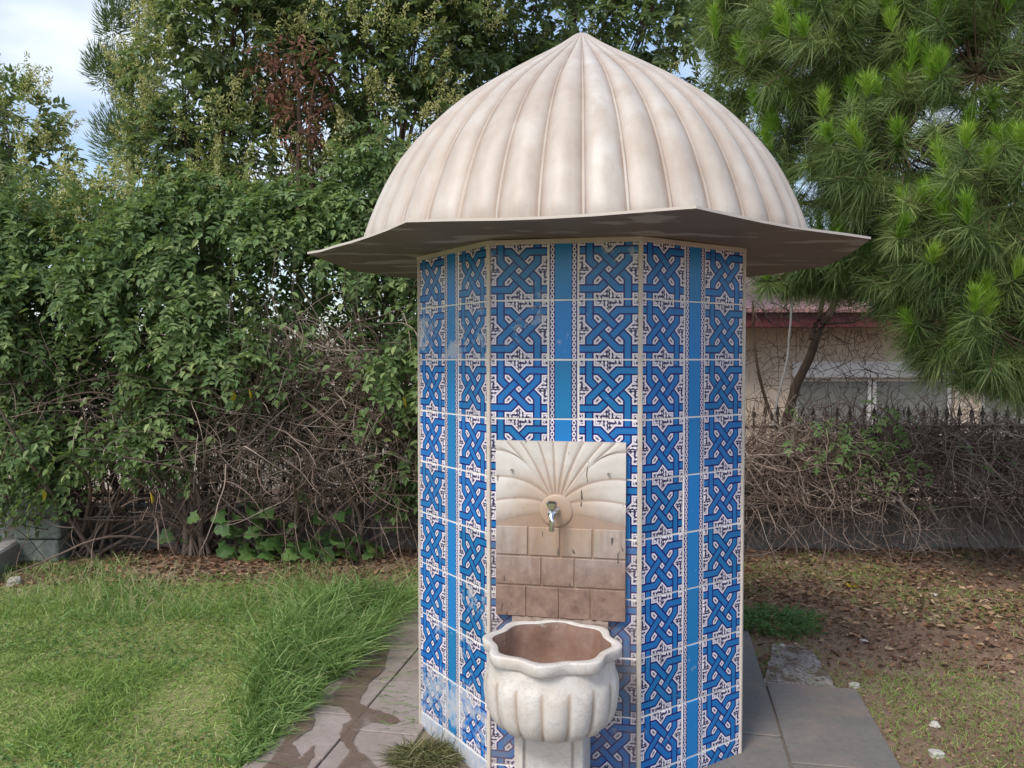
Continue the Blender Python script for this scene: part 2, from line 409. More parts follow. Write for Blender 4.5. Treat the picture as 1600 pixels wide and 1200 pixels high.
# ------------------------------------------------------------------ tiled tower
def tile_mat():
    g = G('strapwork_tile'); o = g.obj(); s = g.sep(o)
    X = g.math('DIVIDE', s[0], .1); Y = g.math('DIVIDE', s[2], .1)
    # fold the four-fold pinwheel into the first quadrant
    xp = g.math('GREATER_THAN', X, 0.); yp = g.math('GREATER_THAN', Y, 0.)
    same = g.math('COMPARE', xp, yp, .1)         # Q1 or Q3
    ax = g.math('ABSOLUTE', X); ay = g.math('ABSOLUTE', Y)
    fx = g.mixf(same, ay, ax); fy = g.mixf(same, ax, ay)
    cb = g.n('ShaderNodeCombineXYZ'); g.put(cb.inputs[0], fx); g.put(cb.inputs[1], fy); P = cb.outputs[0]
    def dot(v):
        nd = g.n('ShaderNodeVectorMath', operation='DOT_PRODUCT'); g.put(nd.inputs[0], P); nd.inputs[1].default_value = (v[0], v[1], 0); return nd.outputs['Value']
    a, c_ = .645, .335; b = a - c_; WN, WB = .152, .096; q = c_ / 2
    r2 = math.sqrt(.5)
    def u(v): l = math.hypot(*v); return (v[0] / l, v[1] / l)
    dE, dW, dN, dNE, dSE, dSW, dNW = (1, 0), (-1, 0), (0, 1), (r2, r2), (r2, -r2), (-r2, -r2), (-r2, r2)
    def piece(p0, d, cuts):
        n_ = (-d[1], d[0]); off = n_[0] * p0[0] + n_[1] * p0[1]
        v = g.math('ABSOLUTE', g.math('SUBTRACT', dot(n_), off)); pl = None
        for (pt, nn) in cuts:
            e = g.math('SUBTRACT', dot(nn), nn[0] * pt[0] + nn[1] * pt[1]); pl = e if pl is None else g.math('MAXIMUM', pl, e)
        dn = g.math('MAXIMUM', g.math('SUBTRACT', v, WN), pl); db = g.math('MAXIMUM', g.math('SUBTRACT', v, WB), pl)
        return dn, db
    bend2 = u((dNE[0] + dN[0], dNE[1] + dN[1])); bend4 = u((dW[0] + dSW[0], dW[1] + dSW[1])); bend3 = u((dNW[0] + dW[0], dNW[1] + dW[1]))
    neg = lambda t: (-t[0], -t[1])
    low = [piece((a, b), dN, [((a, b), neg(bend2))]),
           piece((b, a), dSW, [((b, a), neg(bend4)), ((-q, q), dSW)]),
           piece((q, q), dNW, [((q, q), dNW), ((a, -b), dSE)])]
    top = [piece((b, a), dW, [((b, a), bend4)]),
           piece((q, q), dNW, [((q, q), dSE), ((-b, a), bend3)]),
           piece((q, -q), dNE, [((q, -q), dSW), ((a, b), bend2)])]
    val = 0.; dmin = None
    for layer in (low, top):
        for dn, db in layer:
            val = g.mixf(g.math('LESS_THAN', dn, 0.), val, 1.)
            val = g.mixf(g.math('LESS_THAN', db, 0.), val, 2.)
            dmin = dn if dmin is None else g.math('MINIMUM', dmin, dn)
    # small dark leaf ornament inside the white fields
    k = 21.
    s1 = g.math('SINE', g.math('MULTIPLY', g.math('ADD', fx, fy), k)); s2 = g.math('SINE', g.math('MULTIPLY', g.math('SUBTRACT', fx, fy), k * 1.0))
    s3 = g.math('SINE', g.math('MULTIPLY', g.math('MULTIPLY', fx, fy), 60.))
    orn = g.math('ADD', g.math('MULTIPLY', s1, s2), g.math('MULTIPLY', s3, .45))
    om = g.math('MULTIPLY', g.math('GREATER_THAN', orn, -.08), g.math('GREATER_THAN', dmin, .062))
    # fine outline star in the middle of each white field
    ln = g.math('MULTIPLY', g.math('GREATER_THAN', dmin, .055), g.math('LESS_THAN', dmin, .072))
    om = g.math('MAXIMUM', om, g.math('MULTIPLY', ln, .65))
    white, navy, blue = (.70, .66, .73), (.006, .004, .12), (.009, .18, .47)
    p = g.pos(); nz = g.noise(p, 5, 4, .6)
    bl = g.mixc(nz, blue, (.009, .145, .40))
    c = g.mixc(om, white, (.035, .03, .09))
    c = g.mixc(g.math('GREATER_THAN', val, .5), c, navy); c = g.mixc(g.math('GREATER_THAN', val, 1.5), c, bl)
    return finish_tile(g, c)

def finish_tile(g, c):
    hsv = g.n('ShaderNodeHueSaturation'); rn_ = g.n('ShaderNodeObjectInfo').outputs['Random']
    g.put(hsv.inputs['Color'], c); g.put(hsv.inputs['Value'], g.math('ADD', .84, g.math('MULTIPLY', rn_, .26))); g.put(hsv.inputs['Hue'], g.math('ADD', .492, g.math('MULTIPLY', rn_, .014))); c = hsv.outputs[0]
    p = g.pos(); wear = g.attr('wear', 'OBJECT'); stain = g.attr('stain', 'OBJECT')
    n1 = g.noise(p, 7, 6, .68); n2 = g.noise(p, 34, 5, .7)
    f = g.math('ADD', g.math('ADD', g.math('MULTIPLY', n1, .72), g.math('MULTIPLY', n2, .34)), g.math('MULTIPLY', g.math('SUBTRACT', wear, 1.), .36))
    wm = g.ramp(f, [(.50, 0.), (.56, .6), (.70, .88)])
    wc = g.ramp(n2, [(.35, (.36, .44, .52)), (.55, (.52, .53, .54)), (.7, (.50, .44, .36))])
    c = g.mixc(wm, c, wc)
    sp = g.ramp(g.noise(p, 75, 3, .5), [(.72, 0.), (.76, .6)])         # chips and splashes
    c = g.mixc(sp, c, (.42, .48, .55))
    dirt = g.math('MULTIPLY', g.ramp(g.noise(p, 11, 5, .7), [(.25, .0), (.62, 1.)]), stain)
    c = g.mixc(dirt, c, (.20, .155, .12))
    ro = g.math('ADD', g.math('ADD', g.math('MULTIPLY', wm, .4), .22), g.math('MULTIPLY', dirt, .3))
    return g.done(g.pbsdf(c, ro, .28, g.bump(g.noise(p, 16, 3, .5), .05, .004)))
M_tile = tile_mat()

def border_mat():
    g = G('border_tile'); s = g.sep(g.obj()); ax = g.math('ABSOLUTE', g.math('DIVIDE', s[0], .05))
    fy = g.math('SUBTRACT', g.math('FRACT', g.math('DIVIDE', g.math('ADD', s[2], 1.), .0200)), .5)
    ex = g.math('DIVIDE', g.math('SUBTRACT', ax, .745), .125); ey = g.math('DIVIDE', fy, .47)
    d = g.math('SQRT', g.math('ADD', g.math('MULTIPLY', ex, ex), g.math('MULTIPLY', ey, ey)))
    ring = g.math('MULTIPLY', g.math('GREATER_THAN', d, .5), g.math('LESS_THAN', d, 1.02))
    p = g.pos(); nz = g.noise(p, 5, 4, .6)
    blue = g.mixc(nz, (.011, .215, .52), (.010, .18, .45)); white = (.70, .66, .70); navy = (.03, .015, .13)
    c = g.mixc(g.math('LESS_THAN', ax, .56), navy, blue)
    c = g.mixc(ring, c, white)
    c = g.mixc(g.math('GREATER_THAN', ax, .95), c, white)
    return finish_tile(g, c)
M_border = border_mat()
M_grout = plain_mat('grout', (.66, .62, .57), (.78, .75, .70), 14, .9)
M_trim = plain_mat('corner_trim', (.46, .40, .34), (.60, .54, .47), 12, .6)

tower = empty('tiled_fountain_tower', (TX, TY, 0), TH)
tag(tower, 'octagonal fountain tower clad in blue patterned tiles under a ribbed cream dome', 'fountain tower')
TOPZ = 1.908
def octa(ap, rot=0.):
    Rr = ap / math.cos(R(22.5)); return [(Rr * math.cos(R(-90 - 22.5 + 45 * k) + rot), Rr * math.sin(R(-90 - 22.5 + 45 * k) + rot)) for k in range(8)]
def prism(poly, z0, z1):
    n = len(poly); V = [(x, y, z0) for x, y in poly] + [(x, y, z1) for x, y in poly]
    return np.array(V), [np.array([(i, (i + 1) % n, n + (i + 1) % n, n + i) for i in range(n)])], [tuple(range(n))[::-1], tuple(range(n, 2 * n))]
def prism_obj(name, poly, z0, z1, mat, parent):
    V, F, caps = prism(poly, z0, z1)
    me = mesh_np(name, V, F + [np.array(caps)], mat); fix_normals(me); return link(name, me, parent)
prism_obj('core_wall', octa(APO + .0035), -.05, TOPZ, M_grout, tower)
PIT = .203; Z0 = CAMZ - 7 * PIT
def tile_mesh(wd, ht, mat):
    V, F = bevel_box(-wd / 2, wd / 2, -.0075, .004, -ht / 2, ht / 2, .0018)
    me = mesh_np('tile', V, F, mat); fix_normals(me); return me
T_full, T_cut = tile_mesh(.1985, .198, M_tile), tile_mesh(.1985, .070, M_tile)
B_full, B_cut = tile_mesh(.0995, .198, M_border), tile_mesh(.0995, .070, M_border)
for k in range(8):
    fa = R(-90 + 45 * k); dx, dy = math.cos(fa), math.sin(fa); rz = fa + R(90)
    for row in range(-1, 9):
        z = Z0 + (row + .5) * PIT if row >= 0 else Z0 - .0385
        for cix, xo in enumerate((-.1535, 0., .1535)):
            me = (B_full if row >= 0 else B_cut) if cix == 1 else (T_full if row >= 0 else T_cut)
            o = bpy.data.objects.new('border_tile' if cix == 1 else 'tile', me); col.objects.link(o); o.parent = tower
            ap = APO - .002 + random.uniform(-.0007, .0007)
            o.location = (dx * ap - dy * xo, dy * ap + dx * xo, z)
            o.rotation_euler = (R(random.uniform(-.5, .5)), R(random.uniform(-.35, .35)), rz + R(random.uniform(-.5, .5)))
            wear = .50 + random.uniform(-.12, .06); stain = .05
            if k == 7:
                wear += .04
                if row == 7: wear = .88 if cix < 2 else .86
                if row == 0: wear = .93
                if row == 1: wear = .74
                if row == -1: wear = 1.6
                if cix == 2 and row in (1, 2): wear = .84
            if k == 0:
                if row == 8: wear = .78
                if row == 7: wear = .70
                if row <= 3: stain = (.40, .60, .75, .6, .35)[row + 1] if cix != 1 else .5
            if k == 1 and row <= 0: wear = .60
            o['wear'] = wear; o['stain'] = stain
# corner beads
oc = octa(APO + .0070)
for k in range(8):
    x, y = oc[k]; a = math.atan2(y, x)
    V, F = bevel_box(-.0075, .0075, -.006, .006, 0, TOPZ - .012, .002)
    me = bpy.data.meshes.get('corner_bead') or mesh_np('corner_bead', V, F, M_trim)
    if k == 0: fix_normals(me)
    link('corner_bead', me, tower, (x * .9965, y * .9965, .003), (0, 0, a + R(90)))
# light board under the eave
prism_obj('eave_board', octa(APO + .013), TOPZ - .014, TOPZ + .002, M_trim, tower)

# brim: warped octagonal sheet
g = G('eave_metal'); p = g.pos(); n1 = g.noise(p, 3, 5, .6, .4); n2 = g.noise(p, 22, 5, .7)
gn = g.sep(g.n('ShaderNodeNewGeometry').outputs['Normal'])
under = g.mixc(n1, (.14, .105, .078), (.22, .175, .138))  # grey-brown metal; shade under the brim is also put into this darker colour
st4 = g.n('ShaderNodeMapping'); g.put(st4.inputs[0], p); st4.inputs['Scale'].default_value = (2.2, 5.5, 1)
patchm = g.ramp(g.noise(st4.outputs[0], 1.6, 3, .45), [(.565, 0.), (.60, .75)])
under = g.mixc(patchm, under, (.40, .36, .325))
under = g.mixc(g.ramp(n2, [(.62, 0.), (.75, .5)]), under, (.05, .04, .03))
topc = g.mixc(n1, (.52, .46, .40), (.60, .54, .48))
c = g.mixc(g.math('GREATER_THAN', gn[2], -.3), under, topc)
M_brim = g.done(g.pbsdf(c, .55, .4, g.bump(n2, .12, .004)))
BR = octa(1.11 * math.cos(R(22.5)))
lift = [0, .014, -.002, 0, 0, 0, 0, -.004]
N8 = 6; outer = []
for k in range(8):
    (x0, y0), (x1, y1) = BR[k], BR[(k + 1) % 8]
    for i in range(N8):
        t = i / N8
        sag = -.010 * math.sin(math.pi * t) + random.uniform(-.0022, .0022)
        outer.append((x0 + (x1 - x0) * t, y0 + (y1 - y0) * t, (lift[k] * (1 - t) + lift[(k + 1) % 8] * t) + sag))
outer = np.array(outer); n = len(outer); rings = 6; Vb = []
for side in (0, 1):
    for r in range(rings + 1):
        f = .5 + .5 * r / rings
        q = outer.copy(); q[:, :2] *= f; q[:, 2] = TOPZ + .004 + outer[:, 2] * (r / rings) ** 1.5 + .010 * math.sin(math.pi * r / rings) * np.sin(np.arange(n) * .9) * .35 + (.008 if side else 0)
        Vb.append(q)
Vb = np.concatenate(Vb); Fb = []; M = (rings + 1) * n
for side in (0, 1):
    for r in range(rings):
        for i in range(n):
            a0 = side * M + r * n + i; a1 = side * M + r * n + (i + 1) % n
            Fb.append((a0, a1, a1 + n, a0 + n))
for i in range(n):
    a0 = rings * n + i; a1 = rings * n + (i + 1) % n
    Fb.append((a0, a1, M + a1, M + a0))
    a0 = i; a1 = (i + 1) % n; Fb.append((a0, a1, M + a1, M + a0))
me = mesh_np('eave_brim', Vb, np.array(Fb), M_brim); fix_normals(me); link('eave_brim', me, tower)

# dome
g = G('dome_paint'); o_ = g.obj(); p = g.pos(); seam = g.attr('seam')
n1 = g.noise(p, 4, 5, .6); n2 = g.noise(p, 26, 5, .7)
mp4 = g.n('ShaderNodeMapping'); g.put(mp4.inputs[0], p); mp4.inputs['Scale'].default_value = (9, 9, 2.2)
streak = g.noise(mp4.outputs[0], 1.5, 5, .6)
c = g.mixc(g.ramp(n1, [(.35, 0.), (.7, 1.)]), (.45, .405, .355), (.56, .53, .485))
rnd_ = g.n('ShaderNodeObjectInfo').outputs['Random']
c = g.mixc(g.math('MULTIPLY', rnd_, .30), c, (.40, .31, .235))
c = g.mixc(g.math('MULTIPLY', g.ramp(streak, [(.42, 0.), (.68, 1.)]), .55), c, (.37, .285, .22))
blot = g.ramp(g.noise(p, 2.2, 6, .7, .5), [(.50, 0.), (.66, .3)])
c = g.mixc(blot, c, (.40, .31, .24))
dm = g.math('MULTIPLY', seam, g.ramp(g.noise(p, 6, 4, .6), [(.3, .45), (.65, 1.)]))
c = g.mixc(dm, c, (.29, .21, .16))
c = g.mixc(g.ramp(g.noise(p, 60, 3, .6), [(.69, 0.), (.74, .55)]), c, (.34, .24, .19))
M_dome = g.done(g.pbsdf(c, .48, .45, g.bump(g.math('ADD', n2, g.math('MULTIPLY', n1, 3.)), .12, .006)))
prof = np.array([(.893, 0), (.890, .03), (.881, .07), (.842, .17), (.799, .26), (.749, .343), (.668, .448), (.563, .549), (.466, .622), (.362, .69), (.262, .755), (.165, .815),
                 (.100, .858), (.052, .895), (.032, .910), (.020, .917), (.004, .919)])
tt = np.arange(len(prof)); tf = np.linspace(0, len(prof) - 1, 46)
pr = np.stack([np.interp(tf, tt, prof[:, 0]), np.interp(tf, tt, prof[:, 1])], -1)
for _ in range(3): pr[1:-1] = (pr[:-2] + 2 * pr[1:-1] + pr[2:]) / 4
NF = 40; half = math.pi / NF
us = np.array([-1, -.965, -.93, -.90, -.75, -.5, -.25, 0, .25, .5, .75, .90, .93, .965, 1.])
dn = np.gradient(pr, axis=0); nrm = unit(np.stack([dn[:, 1], -dn[:, 0]], -1)); nrm = nrm * np.sign(nrm[:, :1] + 1e-9)
Vd, sm = [], []
for (r, z), nn in zip(pr, nrm):
    r = max(.003, r - .014 * min(1, r / .6))
    amp = .021 * min(1, (r / .75)) ** .9 * min(1, .25 + z / .06); bead = .0062 * min(1, r / .3)
    for u_ in us:
        prf = (1 - abs(u_) ** 1.7) * amp
        if abs(u_) > .95: prf += bead
        ang = -math.pi / 2 + u_ * half
        rr = r + nn[0] * prf; zz = z + nn[1] * prf
        Vd.append((rr * math.cos(ang), rr * math.sin(ang), zz)); sm.append(max(0, (abs(u_) - .62) / .3) if abs(u_) < .94 else .15)
K = len(us); Fd = [(i * K + j, i * K + j + 1, (i + 1) * K + j + 1, (i + 1) * K + j) for i in range(len(pr) - 1) for j in range(K - 1)]
me_p = mesh_np('dome_panel', np.array(Vd), np.array(Fd), M_dome, {'seam': np.clip(sm, 0, 1)}, smooth=True)
# dome base ring carries the panels
ringp = [(.935, .0), (.935, .008), (.90, .012), (.86, .012), (.86, .0)]
Vr = np.array([(r * math.cos(a), r * math.sin(a), z) for a in np.linspace(0, 2 * np.pi, 80, endpoint=False) for r, z in ringp]); k5 = len(ringp)
Fr = np.array([((i * k5 + j), ((i + 1) % 80) * k5 + j, ((i + 1) % 80) * k5 + (j + 1) % k5, i * k5 + (j + 1) % k5) for i in range(80) for j in range(k5)])
me_r = mesh_np('dome', Vr, Fr, M_dome, {'seam': np.zeros(len(Vr))}); fix_normals(me_r)
dome = link('dome', me_r, tower, (-.006, .0, TOPZ + .015))
dome['label'] = 'cream ribbed dome with pointed top'
for k in range(NF): link('dome_panel', me_p, dome, (0, 0, .002), (0, 0, k * 2 * half + .035))

# ------------------------------------------------------------------ marble: back plate, tap, basin
def marble(name, stain_dir=True, strength=1.):
    g = G(name); p = g.pos(); s = g.sep(p); n1 = g.noise(p, 6, 6, .65, .6); n2 = g.noise(p, 30, 5, .7)
    c = g.mixc(g.ramp(n1, [(.3, 0.), (.7, 1.)]), (.53, .485, .435), (.63, .60, .56))
    vein = g.ramp(g.noise(p, 5, 5, .7, 1.5), [(.47, 0.), (.5, .35), (.53, 0.)])
    c = g.mixc(vein, c, (.48, .46, .44))
    return g, p, s, n1, n2, c
PX, PZ0, PZ1, PW = -.008, .617, 1.222, .445
BOSS = (PX + -.012, .985)
def plate_mat(name, groove=False):
    g, p, s, n1, n2, c = marble(name)
    z = s[2]
    # brown water stain, growing down the stone below the tap
    down = g.ramp(g.math('ADD', g.math('MULTIPLY', g.math('SUBTRACT', 1.02, z), 2.1), g.math('MULTIPLY', g.math('SUBTRACT', n1, .5), .55)), [(.0, 0.), (.14, .45), (.42, .76), (.62, 1.)])
    c = g.mixc(down, c, g.ramp(n2, [(.3, (.15, .09, .072)), (.7, (.31, .21, .16))]))
    ms = g.n('ShaderNodeMapping'); g.put(ms.inputs[0], p); ms.inputs['Scale'].default_value = (34, 34, 4)
    run = g.math('MULTIPLY', g.ramp(g.noise(ms.outputs[0], 1., 4, .6), [(.45, 0.), (.68, .75)]), g.ramp(g.math('SUBTRACT', 1.0, z), [(.0, .0), (.12, 1.)]))
    c = g.mixc(run, c, (.24, .155, .115))
    bx = t2w(BOSS[0], -APO - .03); dv = g.n('ShaderNodeVectorMath', operation='DISTANCE'); g.put(dv.inputs[0], p); dv.inputs[1].default_value = (bx[0], bx[1], BOSS[1])
    near = g.ramp(g.math('ADD', dv.outputs['Value'], g.math('MULTIPLY', g.math('SUBTRACT', n1, .5), .12)), [(.03, .8), (.10, .6), (.20, 0.)])
    c = g.mixc(near, c, (.38, .245, .15))
    mk = g.n('ShaderNodeMapping'); g.put(mk.inputs[0], p); mk.inputs['Scale'].default_value = (70, 70, 17); mk.inputs['Rotation'].default_value = (.2, .6, .2)
    marks = g.ramp(g.noise(mk.outputs[0], 1., 1.5, .4), [(.715, 0.), (.73, .8)])
    c = g.mixc(marks, c, (.03, .03, .035))
    grn = g.math('MULTIPLY', g.ramp(g.noise(p, 9, 3, .5), [(.58, 0.), (.72, .35)]), g.ramp(g.math('ABSOLUTE', g.math('SUBTRACT', z, .94)), [(.02, 1.), (.10, 0.)]))
    c = g.mixc(grn, c, (.16, .22, .13))
    if groove: c = g.mixc(.55, c, (.30, .19, .13))
    return g.done(g.pbsdf(c, .48, .4, g.bump(n2, .12, .003)))
M_plate, M_groove = plate_mat('stained_marble'), plate_mat('stained_groove', True)
plate = empty('marble_back_plate', tuple(t2w(PX, -APO - .004, PZ0)), TH)
tag(plate, 'stained white marble back plate with carved shell rays, fixed to the blue tiles', 'back plate')
def P2(x, z): return (x - PX, z - PZ0)
V, F = bevel_box(-PW / 2, PW / 2, -.020, 0, 0, PZ1 - PZ0, .002)
me = mesh_np('slab', V, F, M_groove); fix_normals(me); link('slab', me, plate)
# carved blocks below
H = PZ1 - PZ0
zs = [0., .107, .210, .313]
js = [[.0, .242, .497, .739, 1.], [0., .36, .615, 1.], [0., .255, .503, .752, 1.]]
for r in range(3):
    for a, b in zip(js[r][:-1], js[r][1:]):
        gx = .0028
        V, F = bevel_box(-PW / 2 + a * PW + (gx if a > 0 else 0), -PW / 2 + b * PW - (gx if b < 1 else 0), -.0245, -.019, zs[r] + (.003 if r else 0), zs[r + 1] - .003, .0018)
        me = mesh_np('carved_block', V, F, M_plate); fix_normals(me); link('carved_block', me, plate)
# shell rays above: curved petals between rays from the boss to the frame edge
bx_, bz_ = BOSS[0] - PX, BOSS[1] - PZ0
ends = []
zb = zs[3] + .003
for fz in (.004, .075, .150, .235): ends.append((-PW / 2, zb + fz * 1.1, 1))
for fx in (-.5 + .075, -.31, -.17, -.055, .06, .18, .33, .5 - .07): ends.append((fx * PW, H, 0))
for fz in (.235, .150, .075, .004): ends.append((PW / 2, zb + fz * 1.1, 1))
def ray(i, t):
    ex, ez, side = ends[i]; sx = bx_ + .045 * np.sign(ex - bx_) * (abs(ex - bx_) / (PW / 2)); 
    an = math.atan2(max(ez - bz_, -.028) + (.05 if not side else max(0, (ez - zb) * .5)), (ex - bx_) * (.5 if side else 1))
    s0 = np.array((bx_ + .057 * math.cos(an), bz_ + .057 * math.sin(an)))
    e = np.array((ex, ez))
    ctl = np.array((s0[0] + (ex - s0[0]) * .45, s0[1] + (ez - s0[1]) * (.85 if side else .6))) + (np.array((0, .02)) if side else 0)
    return (1 - t) ** 2 * s0 + 2 * t * (1 - t) * ctl + t * t * e
for i in range(len(ends) - 1):
    NT, NU = 9, 7; V = []
    for a in range(NT):
        t = a / (NT - 1); p0, p1 = ray(i, t), ray(i + 1, t)
        for b_ in range(NU):
            u_ = b_ / (NU - 1); ins = .0035 / max(np.linalg.norm(p1 - p0), .012); uu = ins + u_ * (1 - 2 * ins)
            q = p0 + (p1 - p0) * uu
            if t == 1 and ends[i][2] != ends[i + 1][2]:      # corner petal: run out to the corner
                cxn = math.copysign(PW / 2, ends[i][0] if ends[i][2] else ends[i + 1][0])
                cn_ = np.array((cxn, H)); q = (p0 + (cn_ - p0) * u_ * 2) if u_ < .5 else (cn_ + (p1 - cn_) * (u_ * 2 - 1))
            q = np.clip(q, (-PW / 2, zb), (PW / 2, H))
            V.append((q[0], -.0205 - .0028 * (1 - abs(2 * u_ - 1) ** 6) * min(1, .3 + t * 2), q[1]))
    F = [(a * NU + b_, a * NU + b_ + 1, (a + 1) * NU + b_ + 1, (a + 1) * NU + b_) for a in range(NT - 1) for b_ in range(NU - 1)]
    me = mesh_np('shell_ray', np.array(V), np.array(F), M_plate, smooth=True); fix_normals(me)
    if me.polygons[len(F) // 2].normal.y > 0: me.flip_normals()
    link('shell_ray', me, plate)
def lathe(prf, n=32, axis='z', sq=1.):
    V = np.array([(r * math.cos(a), r * math.sin(a), z) for r, z in prf for a in np.linspace(0, 2 * np.pi, n, endpoint=False)])
    F = np.array([(i * n + j, i * n + (j + 1) % n, (i + 1) * n + (j + 1) % n, (i + 1) * n + j) for i in range(len(prf) - 1) for j in range(n)])
    if axis == 'y': V = np.stack([V[:, 0], -V[:, 2], V[:, 1]], -1)
    return V, F
V, F = lathe([(.058, .015), (.0565, .0225), (.050, .0245), (.035, .0255), (.02, .026), (.0005, .026)], 36, 'y')
me = mesh_np('boss', V, F, M_plate, smooth=True); fix_normals(me); link('boss', me, plate, (bx_, 0, bz_))
for sx, sz in ((-.165, .505), (.165, .50)):
    V, F = lathe([(.0045, .026), (.0045, .0315), (.0005, .032)], 12, 'y')
    me = mesh_np('fixing_screw', V, F, plain_mat('screw', (.22, .18, .14), (.3, .26, .2), 40, .5)); fix_normals(me); link('fixing_screw', me, plate, (sx, 0, sz))
g = G('chrome'); M_chrome = g.done(g.pbsdf((.62, .62, .63), .14, .5, g.bump(g.noise(g.obj(), 120, 2), .03, .001), 1.))
tap = None
V1 = lathe([(.0165, .033), (.0165, .040), (.010, .042), (.0095, .085), (.014, .087), (.014, .100), (.0005, .102)], 20, 'y')
V2, F2 = tubes(np.array([[(0, -.088, .0), (0, -.100, -.010), (0, -.104, -.024), (0, -.104, -.058)]]), np.array([[.0105, .0105, .0095, .009]]), 12)
V, F = merge([V1, (V2, F2)])
me = mesh_np('tap', V, F, M_chrome, smooth=True); fix_normals(me)
tap = link('tap', me, plate, (bx_ - .004, 0, bz_ + .005)); tap['label'] = 'chrome tap on the round boss'
V, F = bevel_box(-.016, .016, -.112, -.080, .012, .042, .006)
V[:, 0] *= np.where(V[:, 2] > .03, 1.15, .7)
V1 = tubes(np.array([[(0, -.094, -.002), (0, -.094, .016)]]), np.array([[.008, .008]]), 12)
Vh, Fh = merge([(V, F), V1])
me = mesh_np('tap_handle', Vh, Fh, M_chrome); fix_normals(me); link('tap_handle', me, tap)

# basin
def basin_mat(name, inner=False):
    g, p, s, n1, n2, c = marble(name)
    if inner:
        c = g.mixc(g.ramp(n1, [(.25, .75), (.6, .97)]), c, g.ramp(n2, [(.3, (.17, .085, .055)), (.75, (.29, .165, .115))]))
        c = g.mixc(g.ramp(g.noise(p, 16, 5, .7), [(.60, 0.), (.68, .8)]), c, (.45, .39, .34))
        ro = .35
    else:
        c = g.mixc(g.math('MULTIPLY', g.ramp(g.noise(p, 9, 5, .65), [(.48, 0.), (.75, 1.)]), .5), c, (.47, .36, .265))
        gr = g.attr('groove'); c = g.mixc(g.math('MULTIPLY', gr, .75), c, (.33, .235, .165))
        c = g.mixc(g.ramp(g.noise(p, 4.5, 6, .75, 2.2), [(.475, 0.), (.50, .5), (.525, 0.)]), c, (.36, .33, .31))
        c = g.mixc(g.ramp(g.noise(p, 70, 2, .5), [(.77, 0.), (.80, .7)]), c, (.14, .10, .07))
        ro = .5
    return g.done(g.pbsdf(c, ro, .45, g.bump(n2, .08, .003)))
M_bowl, M_inner = basin_mat('basin_marble'), basin_mat('basin_inside', True)
BZ = .610; BYO = .226
basin = empty('marble_wash_basin', tuple(t2w(PX, -APO - BYO, 0)), TH)
tag(basin, 'white marble wash basin with wavy rim and fluted bowl below the tap', 'wash basin')
NB = 128; phi = np.linspace(0, 2 * np.pi, NB, endpoint=False)      # phi=0 -> outward (-y)
def ring_pts(r, z, wav=0., flute=0.):
    rr = r * (1 + wav * np.cos(8 * phi)) ; ln = np.abs(np.cos(8 * (phi + np.pi / 16))) if flute else 0
    if flute: rr = rr * (1 - flute * (1 - ln ** .55))
    x = rr * np.sin(phi); y = -rr * np.cos(phi); y = np.minimum(y, BYO - .004)
    return np.stack([x, y, np.full(NB, z)], -1), (np.clip(1 - ln * 2.6, 0, 1) if flute else np.zeros(NB))
def loft(rows, name, mat, attr=True):
    Vs = np.concatenate([r[0] for r in rows]); gr = np.concatenate([r[1] for r in rows])
    F = np.array([(i * NB + j, i * NB + (j + 1) % NB, (i + 1) * NB + (j + 1) % NB, (i + 1) * NB + j) for i in range(len(rows) - 1) for j in range(NB)])
    me = mesh_np(name, Vs, F, mat, {'groove': gr}, smooth=True); return link(name, me, basin)
o = loft([ring_pts(.190, BZ - .030, .045), ring_pts(.197, BZ - .037, .05), ring_pts(.204, BZ - .037, .056), ring_pts(.208, BZ - .033, .058), ring_pts(.211, BZ - .005, .060), ring_pts(.209, BZ - .001, .059), ring_pts(.204, BZ, .056),
          ring_pts(.186, BZ, .046), ring_pts(.182, BZ - .004, .045)], 'rim', M_bowl); fix_normals(o.data)
prb = [(.045, .342, 0, .07), (.098, .343, 0, .08), (.143, .348, 0, .085), (.180, .365, 0, .08), (.202, .394, 0, .075), (.212, .428, 0, .07), (.2155, .460, 0, .06), (.215, .487, 0, .046), (.212, .504, 0, .026), (.207, .516, 0, .008), (.203, .524, .003, .0), (.199, .541, .010, 0), (.196, .560, .024, 0), (.197, .580, .045, 0)]
o = loft([ring_pts(r, z, wv, fl) for r, z, wv, fl in prb], 'bowl', M_bowl); fix_normals(o.data)
pri = [(.183, BZ - .003, .045), (.178, BZ - .03, .04), (.175, .53, .02), (.166, .46, 0), (.135, .405, 0), (.09, .377, 0), (.03, .373, 0), (.001, .372, 0)]
o = loft([ring_pts(r, z, wv) for r, z, wv in pri], 'bowl_interior', M_inner); fix_normals(o.data); o.data.flip_normals()
o['label'] = 'brown stained inside of the basin'
V, F = bevel_box(-.105, .105, -.050, BYO - .01, 0.012, .358, .003)
me = mesh_np('pedestal', V, F, M_bowl); fix_normals(me); ped = link('pedestal', me, basin)
for x0, x1, yy in ((-.108, -.080, -.062), (.080, .108, -.062), (-.072, .072, -.058)):
    V, F = bevel_box(x0, x1, yy, -.048, .012, .355, .003)
    me = mesh_np('pedestal_panel', V, F, M_bowl); fix_normals(me); link('pedestal_panel', me, ped)
